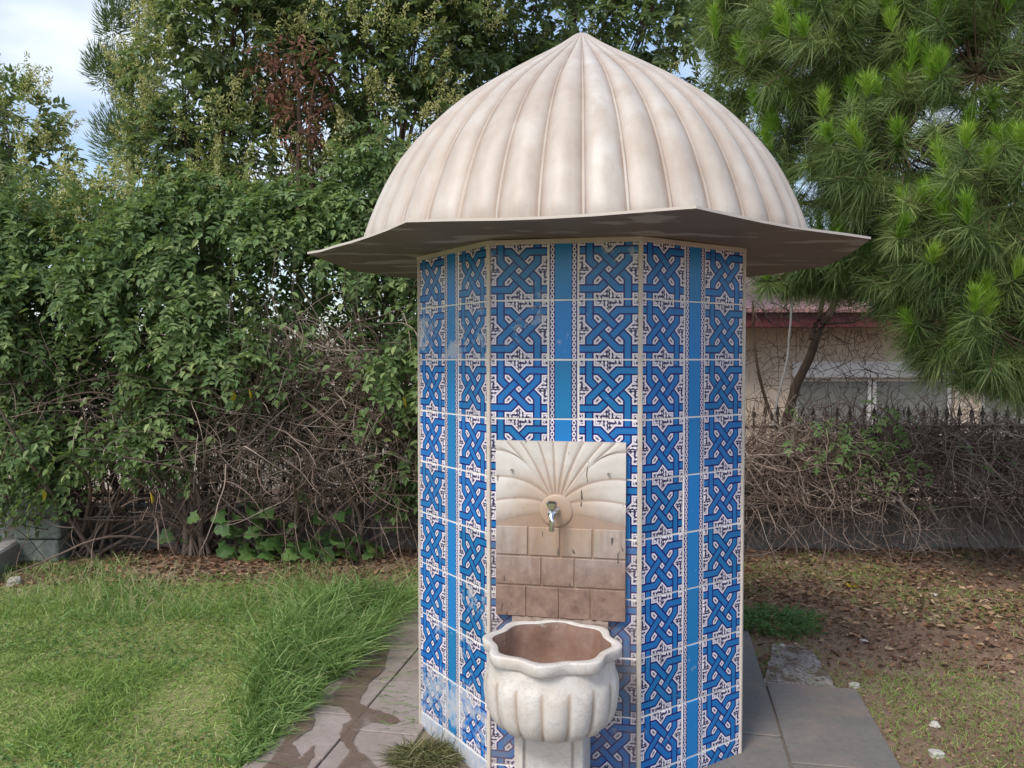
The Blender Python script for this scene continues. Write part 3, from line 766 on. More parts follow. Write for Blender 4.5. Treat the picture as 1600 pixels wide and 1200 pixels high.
# mortar heap joining basin and plate
V = []; 
xs = np.linspace(-.165, .165, 22)
mm = []
for i, x in enumerate(xs):
    for j, (yy, zz) in enumerate(((BYO - .002, .622), (BYO - .020, .619), (BYO - .032, .608), (BYO - .036, .585))):
        mm.append((x, yy + random.uniform(-.006, .004) * (j > 0), zz + random.uniform(-.006, .004)))
F = np.array([(i * 4 + j, (i + 1) * 4 + j, (i + 1) * 4 + j + 1, i * 4 + j + 1) for i in range(21) for j in range(3)])
me = mesh_np('mortar', np.array(mm), F, plain_mat('mortar', (.20, .14, .11), (.34, .27, .22), 30, .9, bump=.6)); fix_normals(me); link('mortar', me, basin)

# ------------------------------------------------------------------ low wall, iron fence, gate post
FY = 6.35                                     # fence line
M_wallc = plain_mat('old_render', (.13, .115, .105), (.235, .215, .20), 3.5, .9, .2, .5, .02)
lw = link('low_wall', mesh_np('low_wall', *bevel_box(-9., 9, -.10, .10, -.4, .345, .012), M_wallc), None, (0, FY, 0)); fix_normals(lw.data)
tag(lw, 'low grey rendered wall carrying the iron fence along the back of the garden', 'low wall')
M_iron = plain_mat('dark_iron', (.030, .024, .021), (.055, .040, .032), 20, .6, .4)
fence = empty('iron_fence', (0, FY, .345)); tag(fence, 'dark iron fence with spear tips standing on the low wall', 'fence')
Vb1, Fb1 = box_v(-.006, .006, -.006, .006, 0, .70)
tip = np.array([(-.006, -.004, .70), (.006, -.004, .70), (.006, .004, .70), (-.006, .004, .70), (-.020, -.004, .715), (.020, -.004, .715), (.020, .004, .715), (-.020, .004, .715), (0, 0, .80)])
tipF = [np.array([(0, 1, 5, 4), (1, 2, 6, 5), (2, 3, 7, 6), (3, 0, 4, 7)]), np.array([(4, 5, 8), (5, 6, 8), (6, 7, 8), (7, 4, 8)])]
V, F = merge([(Vb1, Fb1), (tip, tipF)])
me_b = mesh_np('fence_bar', V, F, M_iron)
for i in range(150):
    x = -7.2 + i * .096
    link('fence_bar', me_b, fence, (x, 0, random.uniform(-.006, .004)), (R(random.uniform(-1, 1)), R(random.uniform(-1, 1)), 0))
for z in (.075, .62):
    link('fence_rail', mesh_np('fence_rail', *box_v(-7.3, 7.3, -.012, .012, z - .012, z + .012), M_iron), fence)

M_post = plain_mat('green_stone', (.16, .19, .165), (.27, .29, .255), 9, .9, .2, .8, .02)
post = empty('gate_post', (-3.52, 6.02, 0)); tag(post, 'stubby green-grey stone gate post with a rounded top at the left end', 'gate post')
zz = 0.
for i, hh in enumerate((.17, .16, .15, .14)):
    V, F = bevel_box(-.16 + random.uniform(-.01, .01), .16 + random.uniform(-.01, .01), -.14, .14, zz, zz + hh - .008, .014)
    me = mesh_np('stone_block', V, F, M_post); fix_normals(me); link('stone_block', me, post, (0, 0, 0), (0, 0, R(random.uniform(-2, 2)))); zz += hh
V, F = lathe([(.15, -.05), (.155, .0), (.15, .05), (.12, .065), (.001, .067)], 28, 'y')
me = mesh_np('round_cap', V, F, plain_mat('teal_cap', (.07, .13, .11), (.17, .165, .15), 7, .8)); fix_normals(me); link('round_cap', me, post, (.03, -.06, .66))
M_kerb = plain_mat('kerb_concrete', (.24, .225, .215), (.36, .345, .33), 6, .9, .2, .4)
V, F = bevel_box(-.13, .13, -1.1, .55, -.1, .16, .015)
kerb = link('concrete_kerb', mesh_np('concrete_kerb', V, F, M_kerb), None, (-3.72, 5.62, 0), (0, 0, R(14))); fix_normals(kerb.data)
tag(kerb, 'grey concrete kerb running from the gate post to the left edge', 'kerb')
lp = link('gate_wall', mesh_np('gate_wall', *bevel_box(-2.2, 0, -.08, .08, -.2, .56, .012), plain_mat('sage_render', (.22, .25, .23), (.31, .33, .30), 4, .9)), None, (-3.70, 6.1, 0)); fix_normals(lp.data)
tag(lp, 'sage green rendered wall piece left of the stone gate post', 'wall')

# ------------------------------------------------------------------ house behind the fence, right
house = empty('house', (4.6, 10.4, -.4)); tag(house, 'beige single-storey house with a dark red eave behind the fence', 'house')
def hp(name, b, mat, par=None, bev=.01):
    V, F = bevel_box(*b, bev); me = mesh_np(name, V, F, mat); fix_normals(me); return link(name, me, par or house)
M_hw = plain_mat('beige_render', (.48, .39, .30), (.57, .48, .385), 3, .9, .2, .2)
M_hred = plain_mat('dark_red_paint', (.085, .018, .02), (.13, .03, .03), 5, .5)
M_hwht = plain_mat('white_frame', (.55, .53, .50), (.66, .64, .61), 6, .6)
# house frame: local x right, y back, z up; wall front face at y=0
zw = lambda py, d=10.4: CAMZ + (HOR - py) / FPX * d + .4
xw = lambda px, d=10.4: (px - 800) / FPX * d - 4.6
W0, W1, WZ1 = xw(1243), xw(1492), zw(588)
hp('wall', (-3.6, W0, 0, .25, 0, zw(512)), M_hw); hp('wall', (W1 + .0, xw(1536), 0, .25, 0, zw(512)), M_hw)
hp('wall', (xw(1640), 3.8, 0, .25, 0, zw(512)), M_hw)
hp('wall', (W0 + .004, W1 - .004, .004, .25, WZ1, zw(512)), M_hw); hp('wall', (W0 + .004, W1 - .004, .004, .25, 0, .9), M_hw)
hp('wall', (xw(1536) + .004, xw(1640) - .004, .004, .25, WZ1, zw(512)), M_hw); hp('wall', (xw(1536) + .004, xw(1640) - .004, .004, .25, 0, .9), M_hw)
hp('inner_wall', (-3.6, 3.8, 1.6, 1.7, 0, zw(512)), plain_mat('inner_wall', (.22, .21, .18), (.29, .27, .24), 3, .9))
hp('lintel', (W0 - .05, W1 + .05, -.035, .003, WZ1 - .02, zw(565)), M_hwht)
g = G('window_glass'); M_glass = g.done(g.pbsdf((.30, .31, .275), .05, .6, None, 0., Alpha=.6))
M_blind = plain_mat('blind', (.42, .44, .42), (.50, .52, .50), 5, .8)
xm = xw(1366)
for a, b, blind in ((W0, xm, False), (xm, W1, True), (xw(1536), xw(1640), False)):
    wn = hp('window', (a + .012, b - .012, .05, .10, .9, .96), M_hwht, None, .004)
    for q in ((a + .01, a + .06, .05, .1, .965, WZ1 - .01), (b - .06, b - .01, .05, .1, .965, WZ1 - .01), (a + .065, b - .065, .052, .1, WZ1 - .07, WZ1 - .012)):
        hp('frame', q, M_hwht, wn, .004)
    hp('pane', (a + .055, b - .055, .072, .08, .962, WZ1 - .065), M_glass, wn, .001)
    if blind:
        for k in range(7):
            zt = WZ1 - .09 - k * .13
            if zt > 1.0: hp('blind_slat', (a + .07, b - .07, .086, .094, zt - .085, zt), M_blind, wn, .002)
hp('fascia', (-3.9, 4.2, -.62, -.56, zw(512, 9.8), zw(485, 9.8)), M_hred)
hp('soffit', (-3.9, 4.2, -.555, 0.2, zw(512, 9.8) + .02, zw(512, 9.8) + .05), M_hwht)
g = G('roof_tiles'); o_ = g.obj(); wv = g.n('ShaderNodeTexWave'); g.put(wv.inputs[0], o_); wv.inputs['Scale'].default_value = 4.5; wv.bands_direction = 'X'
wv2 = g.n('ShaderNodeTexWave'); g.put(wv2.inputs[0], o_); wv2.inputs['Scale'].default_value = 3.; wv2.bands_direction = 'Y'
c = g.mixc(g.noise(o_, 5, 4), (.30, .145, .13), (.43, .25, .235))
M_roof = g.done(g.pbsdf(c, .7, .4, g.bump(g.math('ADD', wv.outputs['Fac'], wv2.outputs['Fac']), .7, .05)))
z0 = zw(485, 9.8) + .01; Vr = np.array([(-4, -.7, z0), (4.3, -.7, z0), (4.3, 4.2, z0 + 1.25), (-4, 4.2, z0 + 1.25), (-4, -.7, z0 - .04), (4.3, -.7, z0 - .04), (4.3, 4.2, z0 + 1.2), (-4, 4.2, z0 + 1.2)])
me = mesh_np('roof', Vr, np.array([(0, 1, 2, 3), (7, 6, 5, 4), (0, 4, 5, 1), (1, 5, 6, 2), (2, 6, 7, 3), (3, 7, 4, 0)]), M_roof); fix_normals(me); link('roof', me, house)

far_wall = link('pale_wall', mesh_np('pale_wall', *bevel_box(-8, 2.4, -.1, .1, -.6, 1.15, .02), plain_mat('pale_render', (.42, .385, .33), (.52, .48, .42), 2, .9)), None, (-2.5, 11.5, 0)); fix_normals(far_wall.data)
tag(far_wall, 'pale garden wall glimpsed through the gaps under the creeper', 'wall')

# ------------------------------------------------------------------ vegetation generators
M_bark = plain_mat('bark', (.075, .05, .036), (.16, .115, .085), 14, .95, .15, .8, .02)
M_twig = None
g = G('dry_twig'); f = g.attr('rnd'); c = g.ramp(f, [(0., (.065, .043, .034)), (.5, (.18, .13, .105)), (.85, (.33, .26, .215)), (1., (.48, .41, .35))])
M_twig = g.done(g.pbsdf(c, .9, .15))
M_ivy = leaf_mat('creeper_leaf', [(0., (.06, .105, .042)), (.45, (.135, .22, .08)), (.8, (.24, .335, .13)), (1., (.38, .45, .18))], .52, .42, .35)
M_privet = leaf_mat('privet_leaf', [(0., (.06, .095, .048)), (.5, (.125, .185, .08)), (.85, (.23, .295, .11)), (1., (.36, .42, .15))], .42, .4, .5)
M_flower = leaf_mat('privet_blossom', [(0., (.30, .32, .10)), (.5, (.50, .50, .20)), (1., (.66, .62, .33))], .7, .3)
M_dead = leaf_mat('dead_leaf', [(0., (.045, .02, .014)), (.5, (.10, .042, .028)), (1., (.17, .08, .05))], .7, .15, k=1.6)
M_grass = leaf_mat('grass_blade', [(0., (.14, .235, .05)), (.4, (.27, .395, .085)), (.75, (.42, .49, .17)), (.93, (.55, .51, .28)), (1., (.60, .50, .33))], .55, .28)
M_tall = leaf_mat('tall_grass', [(0., (.09, .17, .045)), (.5, (.19, .32, .085)), (.85, (.33, .46, .17)), (1., (.55, .54, .26))], .42, .32)
M_needle = leaf_mat('pine_needle', [(0., (.06, .105, .035)), (.5, (.15, .225, .07)), (.85, (.28, .36, .13)), (1., (.38, .43, .18))], .5, .25)
M_young = leaf_mat('young_needle', [(0., (.12, .26, .025)), (.6, (.22, .38, .04)), (1., (.34, .46, .08))], .45, .3, k=1.25)
M_litter = leaf_mat('leaf_litter', [(0., (.055, .025, .015)), (.4, (.125, .062, .035)), (.75, (.225, .13, .075)), (.93, (.33, .235, .15)), (1., (.42, .33, .10))], .8, .1, k=1.35)
M_weed = leaf_mat('weed_leaf', [(0., (.05, .11, .03)), (.6, (.10, .20, .055)), (1., (.16, .27, .075))], .5, .28)

def twigs(n, start_fn, heading_fn, length, m=14, curl=.5, r0=.004, r1=.0012, droop=0., sides=3):
    """smooth random-walk twigs"""
    P = np.zeros((n, m, 3)); P[:, 0] = start_fn(n); D = unit(heading_fn(n)); turn = rng.normal(size=(n, 3)) * curl * .5
    L = length * rng.uniform(.5, 1.4, n)
    for i in range(1, m):
        turn = turn * .8 + rng.normal(size=(n, 3)) * curl * .35
        D = unit(D + turn * .35 + np.array([0, 0, -droop]) / m)
        P[:, i] = P[:, i - 1] + D * (L / m)[:, None]
    rad = rng.uniform(.6, 1.5, n)[:, None] * np.linspace(r0, r1, m)[None]
    V, F = tubes(P, rad, sides)
    return V, F, rep(rng.random(n), m * sides), P

def sprigs(P0, H, n_pairs, spacing, leafL, leafW, droop=.6, jitter=.25):
    """leafy shoots: opposite leaf pairs along a drooping shoot"""
    n = len(P0); H = unit(H); VV, FF, RR = [], [], []; P = P0.copy(); D = H.copy()
    side = unit(np.cross(D, rng.normal(size=(n, 3)) * .4 + np.array([0, 0, 1.])))
    base = rng.random(n)
    path = [P.copy()]
    for i in range(n_pairs):
        D = unit(D + np.array([0, 0, -droop / n_pairs]) + rng.normal(size=(n, 3)) * .06)
        P = P + D * spacing * rng.uniform(.8, 1.2, n)[:, None]; path.append(P.copy())
        up = unit(np.cross(side, D)); up = up * np.sign(up[:, 2:3] + 1e-6)
        for s in (-1, 1):
            d = unit(side * s + D * .75 + rng.normal(size=(n, 3)) * jitter)
            L = leafL * rng.uniform(.65, 1.15, n) * (1 - .35 * (i / n_pairs) ** 2)
            v, f = leaves(P, d, up + rng.normal(size=(n, 3)) * jitter, L, L * leafW); VV.append((v, f))
            RR.append(rep(np.clip(base * .55 + rng.random(n) * .35 + .10 * i / n_pairs, 0, 1), 6))
        side = unit(np.cross(D, np.cross(side, D)) + rng.normal(size=(n, 3)) * .12)
    v, f = leaves(P, D, np.broadcast_to(np.array([0, 0, 1.]), (n, 3)) + rng.normal(size=(n, 3)) * .2, leafL * .9, leafL * leafW * .9); VV.append((v, f)); RR.append(rep(base, 6))
    V, F = merge(VV)
    return V, F, np.concatenate(RR), np.stack(path, 1)

def blob_points(blobs, n, shell=(.72, 1.05), core=.42):
    """points in the outer shell of a set of ellipsoids, with outward directions; keeps them outside the cores of other blobs"""
    B = np.array(blobs, float); C, Rr = B[:, :3], B[:, 3:6]
    wt = (Rr[:, 0] * Rr[:, 2] + Rr[:, 0] * Rr[:, 1] + Rr[:, 1] * Rr[:, 2]); idx = rng.choice(len(B), n, p=wt / wt.sum())
    d = unit(rng.normal(size=(n, 3))); r = rng.uniform(*shell, n)[:, None]
    P = C[idx] + d * Rr[idx] * r
    keep = np.ones(n, bool)
    for c, rr in zip(C, Rr): keep &= (((P - c) / rr) ** 2).sum(1) > core
    return P[keep], d[keep]

def panicles(P, H, size, n_bits=46):
    """loose upright blossom sprays: small diamonds along side branchlets"""
    n = len(P); H = unit(H + np.array([0, 0, .9])); t = rng.random((n, n_bits)); az = rng.random((n, n_bits)) * 2 * np.pi
    ref = unit(np.cross(H, np.array([.3, .2, .9]))); b2 = np.cross(H, ref)
    rad = (1 - t * .85) * .36 * rng.random((n, n_bits)) ** .6
    sz = (size * rng.uniform(.6, 1.25, n))[:, None, None]
    C = P[:, None] + sz * (H[:, None] * t[..., None] + (ref[:, None] * np.cos(az)[..., None] + b2[:, None] * np.sin(az)[..., None]) * rad[..., None])
    C = C.reshape(-1, 3); m = len(C); d = unit(rng.normal(size=(m, 3)) + np.array([0, 0, .6]))
    V, F = leaves(C, d, rng.normal(size=(m, 3)), rng.uniform(.020, .042, m), rng.uniform(.009, .015, m))
    return V, F, rep(np.clip(rep(rng.random(n), n_bits) * .6 + rng.random(m) * .4, 0, 1), 6)

def trunk_tubes(paths, sides=8):
    """list of (points, r0, r1) -> V,F ; resampled to 12"""
    Ps, Rs = [], []
    for pts, r0, r1 in paths:
        pts = np.array(pts, float); t = np.linspace(0, len(pts) - 1, 12)
        q = np.stack([np.interp(t, np.arange(len(pts)), pts[:, k]) for k in range(3)], -1)
        for _ in range(2): q[1:-1] = (q[:-2] + 2 * q[1:-1] + q[2:]) / 4
        q[1:-1] += rng.normal(size=(10, 3)) * r0 * .25
        Ps.append(q); Rs.append(np.linspace(r0, r1, 12))
    return tubes(np.array(Ps), np.array(Rs), sides)

def privet(name, base, blobs, n_sprig, label, n_flower=60, leafL=.105, mat=None, stems=3, fl_up=.2):
    root = empty(name, base); tag(root, label, 'tree', 'privet trees behind the fence')
    P, d = blob_points(blobs, n_sprig, (.55, 1.06))
    H = d + np.array([0, 0, .25]) + rng.normal(size=d.shape) * .35
    V, F, rn, path = sprigs(P, H, 4, .040, leafL, .42, .9, .35)
    part('crown', V, F, mat or M_privet, root, {'rnd': rn}, kind='stuff')
    paths = []
    for s in range(stems):
        x, y = base[0] + rng.uniform(-.15, .15), base[1] + rng.uniform(-.1, .1); b = blobs[s % len(blobs)]
        paths.append(([(x, y, base[2]), (x + (b[0] - x) * .25, y, base[2] + .4 * (b[2] - base[2])), (x + (b[0] - x) * .6, y + (b[1] - y) * .5, base[2] + .75 * (b[2] - base[2])), (b[0], b[1], b[2])], .028, .010))
    for b in blobs:
        for _ in range(5):
            e = np.array(b[:3]) + unit(rng.normal(size=3)) * np.array(b[3:6]) * .75
            m_ = np.array((base[0], base[1], base[2] + .55 * (b[2] - base[2])))
            paths.append(([m_, (m_ + np.array(b[:3])) / 2 + rng.normal(size=3) * .08, np.array(b[:3]), e], .013, .003))
    V, F = trunk_tubes(paths, 6); part('trunk', V, F, M_bark, root, smooth=True)
    if n_flower:
        Pf, df = blob_points(blobs, n_flower * 7, (.98, 1.12)); k = (df[:, 2] > fl_up - .35) & (df[:, 1] < .5); Pf, df = Pf[k][:int(n_flower * 1.7)], df[k][:int(n_flower * 1.7)]
        V, F, rn = panicles(Pf, df, .34, 110); part('blossom', V, F, M_flower, root, {'rnd': rn}, kind='stuff')
    return root

# ------------------------------------------------------------------ privet trees
def bl(px, py, d, rx, rz, ry=None):
    c = at(px, py, d); return (c[0], c[1], c[2], rx, ry or rx * .8, rz)
privet('privet_tree', (-5.0, 8.2, -.3), [bl(20, 210, 8.2, .45, .42), bl(10, 300, 8., .55, .45), bl(60, 280, 8.3, .36, .4), bl(-70, 210, 8.2, .55, .6)], 620,
       'privet tree standing alone against the sky at the left edge', 36)
privet('privet_tree', (-2.9, 7.8, -.3), [bl(290, 130, 7.8, .45, .55), bl(370, 60, 7.8, .62, .62), bl(310, 230, 7.6, .50, .5), bl(390, 250, 7.8, .5, .45), bl(250, 235, 7.7, .28, .28), bl(390, -70, 7.8, .7, .6), bl(420, 130, 8., .45, .5), bl(330, 320, 7.5, .45, .3)], 2000,
       'tall privet tree with pale blossom between the sky and the dead branch', 120)
privet('privet_tree', (-1.2, 8., -.3), [bl(580, 110, 7.8, .62, .55), bl(560, 10, 8., .7, .55), bl(620, 200, 7.8, .5, .5), bl(680, 70, 8., .6, .6), bl(560, 290, 7.6, .42, .4), bl(500, 340, 7.8, .3, .35), bl(660, -60, 8., .8, .5), bl(470, 20, 8.2, .5, .4)], 2400,
       'blossoming privet tree to the left of the dome, behind the brim', 120)
privet('privet_tree', (.5, 8.6, -.3), [bl(800, 30, 8.6, .8, .7), bl(900, 20, 8.8, .75, .6), bl(1010, 40, 8.8, .7, .65), bl(760, 140, 8.6, .6, .5), bl(1080, 130, 8.9, .6, .6), bl(900, -80, 8.8, .9, .6), bl(1050, -60, 8.8, .9, .6), bl(900, 160, 8.8, .9, .5)], 3300,
       'dark privet tree rising behind the tip of the dome', 26)
privet('privet_tree', (-3.2, 6.9, -.2), [bl(60, 350, 6.8, .5, .32), bl(170, 345, 6.9, .42, .28), bl(250, 370, 6.8, .5, .3), bl(110, 400, 6.6, .5, .35), bl(0, 400, 6.6, .45, .45), bl(330, 390, 7., .5, .3), bl(200, 420, 6.7, .5, .3)], 1500,
       'low bushy privet tree with yellowish blossom above the creeper on the left', 48, .075)
# dead brown branch
root = empty('dead_branch', tuple(at(470, 320, 7.3))); tag(root, 'hanging branch of dead brown leaves among the green trees', 'dead branch')
P, d = blob_points([bl(470, 120, 7.3, .30, .32, .25), bl(480, 170, 7.3, .2, .34, .2), bl(440, 110, 7.3, .2, .2, .2)], 330, (.1, 1.15))
V, F, rn, _ = sprigs(P, d * .6 + np.array([0, 0, -.6]) + rng.normal(size=d.shape) * .5, 4, .038, .075, .4, .8, .7); part('dead_leaves', V, F, M_dead, root, {'rnd': rn}, kind='stuff')
V, F = trunk_tubes([([at(472, 560, 7.4), at(468, 330, 7.35), at(474, 200, 7.3), at(462, 90, 7.3)], .035, .012), ([at(490, 520, 7.4), at(492, 330, 7.35), at(486, 180, 7.3), at(500, 110, 7.3)], .025, .008)] +
                   [([at(474, 200, 7.3), at(474 + dx, 260, 7.3), at(470 + dx * 1.6, 330, 7.25)], .010, .003) for dx in (-30, -14, 12, 26)], 6)
part('branch', V, F, M_bark, root, smooth=True)
# far conifer, left against the sky
root = empty('conifer', (-8.2, 17., -.4)); tag(root, 'dark slim conifer tip against the sky behind the privet', 'tree')
cps = [bl(185, 40, 17, .35, .55), bl(170, 110, 17, .45, .5), bl(230, 10, 17, .5, .8), bl(220, 130, 17, .6, .7), bl(200, 220, 17, .7, .8)]
P, d = blob_points(cps, 9000, (.2, 1.05), .05); V, F = blades(P, d + np.array([0, 0, .8]), .16, .022, rng.normal(size=(len(P), 3)) * .03, 2)
part('crown', V, F, M_privet, root, {'rnd': rep(rng.random(len(P)) * .5, 5)}, kind='stuff')
V, F = trunk_tubes([([(-8.2, 17, -.4), (-8.2, 17, 4), at(225, 30, 17)], .16, .03)]); part('trunk', V, F, M_bark, root)

# ------------------------------------------------------------------ creeper hedge, left of and behind the tower
hedge = empty('creeper_hedge', (-2., FY - .3, 0)); tag(hedge, 'thick green creeper smothering the fence left of the tower', 'hedge')
nS = 5200
hx = rng.uniform(-4.9, .95, nS); hz = .75 + 2.1 * rng.random(nS) ** .85
top = 2.66 + (vnoise(hx, 0 * hx, 1.3, 8) - .5) * 1.5 - np.clip(hx + .9, 0, 2) * .3
low = np.where(hx < -2.3, .66, np.where(hx > -1.0, .35, .85)) + (vnoise(hx, 0 * hx, 1.3, 9) - .5) * .9
hz = low + (top - low) * rng.random(nS) ** .8
bulge = .52 + .75 * (vnoise(hx, hz, 1.7, 10) - .4)
ph = (hz - .4) / 2.4
hy = FY - .1 - bulge * np.sin(np.clip(ph, .05, 1) * np.pi) ** .6 * rng.uniform(.35, 1., nS)
P0 = np.stack([hx, hy, hz], -1)
H = np.stack([rng.normal(size=nS) * .6, -rng.uniform(.4, 1.2, nS), rng.normal(size=nS) * .45 + .15], -1)
k = (hx > -.75) | (vnoise(hx, hz, 2.8, 12) > .34)
open_ = (((hx + 1.5) / .85) ** 2 + ((hz - 1.10) / .40) ** 2 < .75 + .6 * vnoise(hx, hz, 3., 13))
k &= ~(open_ & (rng.random(nS) < .88))
V, F, rn, path = sprigs(P0[k], H[k], 6, .046, .070, .50, 1.3, .25)
part('foliage', V, F, M_ivy, hedge, {'rnd': rn}, kind='stuff')
pv, pf = tubes(path, np.full(path.shape[:2], .0018), 3); part('shoots', pv, pf, plain_mat('green_stem', (.07, .09, .03), (.12, .11, .05), 10, .8), hedge, kind='stuff')
# second, inner layer of dark leaves
n2 = 5600; hx = rng.uniform(-4.9, 1.2, n2); hz = rng.uniform(.9, 2.8, n2); P0 = np.stack([hx, FY + rng.uniform(-.35, .35, n2), hz], -1)
V, F, rn, _ = sprigs(P0, rng.normal(size=(n2, 3)) * np.array([1, .6, .6]), 5, .045, .065, .5, 1., .4)
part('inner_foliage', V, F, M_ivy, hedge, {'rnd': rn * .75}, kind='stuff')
# 300 front leaves as pieces
me_leaf = []
for v in range(4):
    Vl, Fl = leaves(np.zeros((1, 3)), np.array([[1., 0, 0]]), np.array([[0, 0, 1.]]), .078, .040)
    me_leaf.append(mesh_np('leaf', Vl, Fl, M_ivy, {'rnd': np.full(6, .45 + v * .17)}))
for i in range(300):
    x = rng.uniform(-4.4, -.5); z = rng.uniform(.75, 2.45); b = .52 + .75 * (float(vnoise(x, z, 1.7, 10)) - .4)
    y = FY - .14 - b * math.sin(min(max((z - .4) / 2.4, .05), 1) * math.pi) ** .6 * rng.uniform(.95, 1.08) - .08
    link('leaf', me_leaf[i % 4], hedge, (x + 2., y - FY + .3, z), (R(rng.uniform(-50, 20)), R(rng.uniform(-10, 60)), R(rng.uniform(-160, -20))))
M_yel = leaf_mat('yellow_leaf', [(0., (.55, .38, .02)), (1., (.62, .50, .05))], .5, .3)
me_y = mesh_np('yellow_leaf', *leaves(np.zeros((1, 3)), np.array([[1., 0, 0]]), np.array([[0, 0, 1.]]), .095, .055), M_yel, {'rnd': np.full(6, .5)})
for px, py in ((629, 621), (388, 606), (364, 610), (600, 582), (232, 770), (64, 765)):
    q = at(px, py, 5.45); link('yellow_leaf', me_y, hedge, (q[0] + 2, q[1] - FY + .3, q[2]), (R(-60), R(50), R(-80 + px % 40)))
n = 120; P0 = np.stack([rng.uniform(-3.95, -3.25, n), rng.uniform(5.72, 5.9, n), rng.uniform(.45, 1.05, n)], -1)
V, F, rn, _ = sprigs(P0, np.stack([rng.normal(size=n) * .6, -rng.random(n) * .4, rng.normal(size=n) * .3], -1), 6, .042, .066, .5, 1.6, .25)
part('overhanging_foliage', V, F, M_ivy, hedge, {'rnd': rn}, kind='stuff')
# woody stems and dry tangle under the leaves
V, F, rn, _ = twigs(2300, lambda n: np.stack([rng.uniform(-4.7, .7, n), FY - rng.uniform(.05, .55, n), rng.uniform(.25, 1.65, n)], -1),
                    lambda n: rng.normal(size=(n, 3)) * np.array([1, .35, .8]), .8, 14, .75, .0045, .0014, .8)
part('dry_tangle', V, F, M_twig, hedge, {'rnd': rn * .75}, kind='stuff')
V, F, rn, _ = twigs(800, lambda n: np.stack([rng.normal(size=n) * .55 - 1.4, FY - rng.uniform(.30, .75, n), np.clip(1.12 + rng.normal(size=n) * .3, .35, 1.75)], -1),
                    lambda n: rng.normal(size=(n, 3)) * np.array([1, .25, .8]), .75, 14, .8, .0042, .0014, .5)
part('bare_vines', V, F, M_twig, hedge, {'rnd': .2 + rn * .75}, kind='stuff')
V, F, rn, _ = twigs(1100, lambda n: np.stack([rng.uniform(-4.7, .7, n), FY - rng.uniform(-.1, .35, n), rng.uniform(.55, 1.3, n)], -1), lambda n: np.stack([rng.normal(size=n) * .35, rng.normal(size=n) * .2, -np.ones(n)], -1), .45, 10, .5, .004, .0015, .6)
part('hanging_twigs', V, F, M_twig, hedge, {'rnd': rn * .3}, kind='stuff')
V, F, rn, _ = twigs(85, lambda n: np.stack([rng.choice([-3.3, -3.1, -2.5, -2.35, -1.9, -1.2, -.6, -.1], n) + rng.normal(size=n) * .06, FY - .2 - rng.uniform(0, .2, n), np.zeros(n)], -1),
                    lambda n: np.stack([rng.normal(size=n) * .55, -rng.random(n) * .3, np.ones(n)], -1), 1.25, 14, .45, .016, .005, -.1, 6)
for_st = part('stems', V, F, M_twig, hedge, {'rnd': .3 + rn * .4}, smooth=True, kind='stuff')

# big-leaved young vine at the foot of the hedge
gv = empty('wild_vine', tuple(gpt(430, 872))); tag(gv, 'bright green wild vine with broad lobed leaves at the foot of the creeper', 'plant')
LB = np.array([(0, 0), (.05, .30), (-.12, .52), (.22, .50), (.42, .62), (.55, .34), (.80, .36), (1., 0), (.80, -.36), (.55, -.34), (.42, -.62), (.22, -.50), (-.12, -.52), (.05, -.30)])
gml = []
for s in range(3):
    V = [(x * .115, y * .115, abs(y) * .02 - x * x * .02) for x, y in LB] + [(.045, 0, 0)]
    F = np.array([(i, (i + 1) % 14, 14) for i in range(14)])
    gml.append(mesh_np('broad_leaf', np.array(V), F, M_weed, {'rnd': np.full(15, .3 + .3 * s)}, smooth=False))
for i in range(95):
    a = rng.random(); x = rng.normal() * .30 + (.15 if a < .3 else 0); z = abs(rng.normal()) * .22 + .05
    if rng.random() < .35: x = rng.uniform(-.2, .8); z = rng.uniform(.03, .18)
    o = link('broad_leaf', gml[i % 3], gv, (x, -.02 - rng.uniform(0, .25), z), (R(rng.uniform(-65, -15)), R(rng.uniform(-25, 25)), R(rng.uniform(-170, -10))))
    s = rng.uniform(.55, 1.1); o.scale = (s, s, s)
V, F, rn, _ = twigs(40, lambda n: np.array(gv.location)[None] + np.stack([rng.normal(size=n) * .25, np.full(n, .1), np.zeros(n)], -1), lambda n: np.stack([rng.normal(size=n) * .7, -rng.random(n) * .5, np.ones(n) * .9], -1), .5, 10, .5, .003, .0015, .4)
part('stem', V, F, plain_mat('vine_stem', (.10, .14, .04), (.16, .17, .07), 10, .7), gv)

# ------------------------------------------------------------------ dry vine tangle on the fence, right
tangle = empty('dry_vine_tangle', (3., FY - .2, 0)); tag(tangle, 'bare brown vine tangle heaped over the fence right of the tower', 'dry vines')
def tstart(n):
    x = rng.uniform(1.3, 5.3, n); t = .93 + (vnoise(x, 0 * x, 1.2, 20) - .5) * .22 - np.clip(2.25 - x, 0, 1) * .18
    z = .32 + (t - .32) * rng.random(n) ** .62
    return np.stack([x, FY - .04 - rng.uniform(.0, .42, n) * (.5 + .5 * np.sin(np.clip(z, 0, 1) * 3)), z], -1)
V, F, rn, _ = twigs(6500, tstart, lambda n: rng.normal(size=(n, 3)) * np.array([1, .3, .5]), .50, 14, .95, .0036, .0013, .25)
part('vines', V, F, M_twig, tangle, {'rnd': .2 + rn * .75}, kind='stuff')
V, F, rn, _ = twigs(650, lambda n: np.stack([rng.uniform(2., 5.3, n), FY - rng.uniform(.05, .45, n), rng.uniform(.72, 1.0, n)], -1), lambda n: rng.normal(size=(n, 3)) * np.array([1, .4, .6]), .5, 14, 1.1, .0048, .0017, .5, 4)
part('top_vines', V, F, M_twig, tangle, {'rnd': .45 + rn * .55}, kind='stuff')
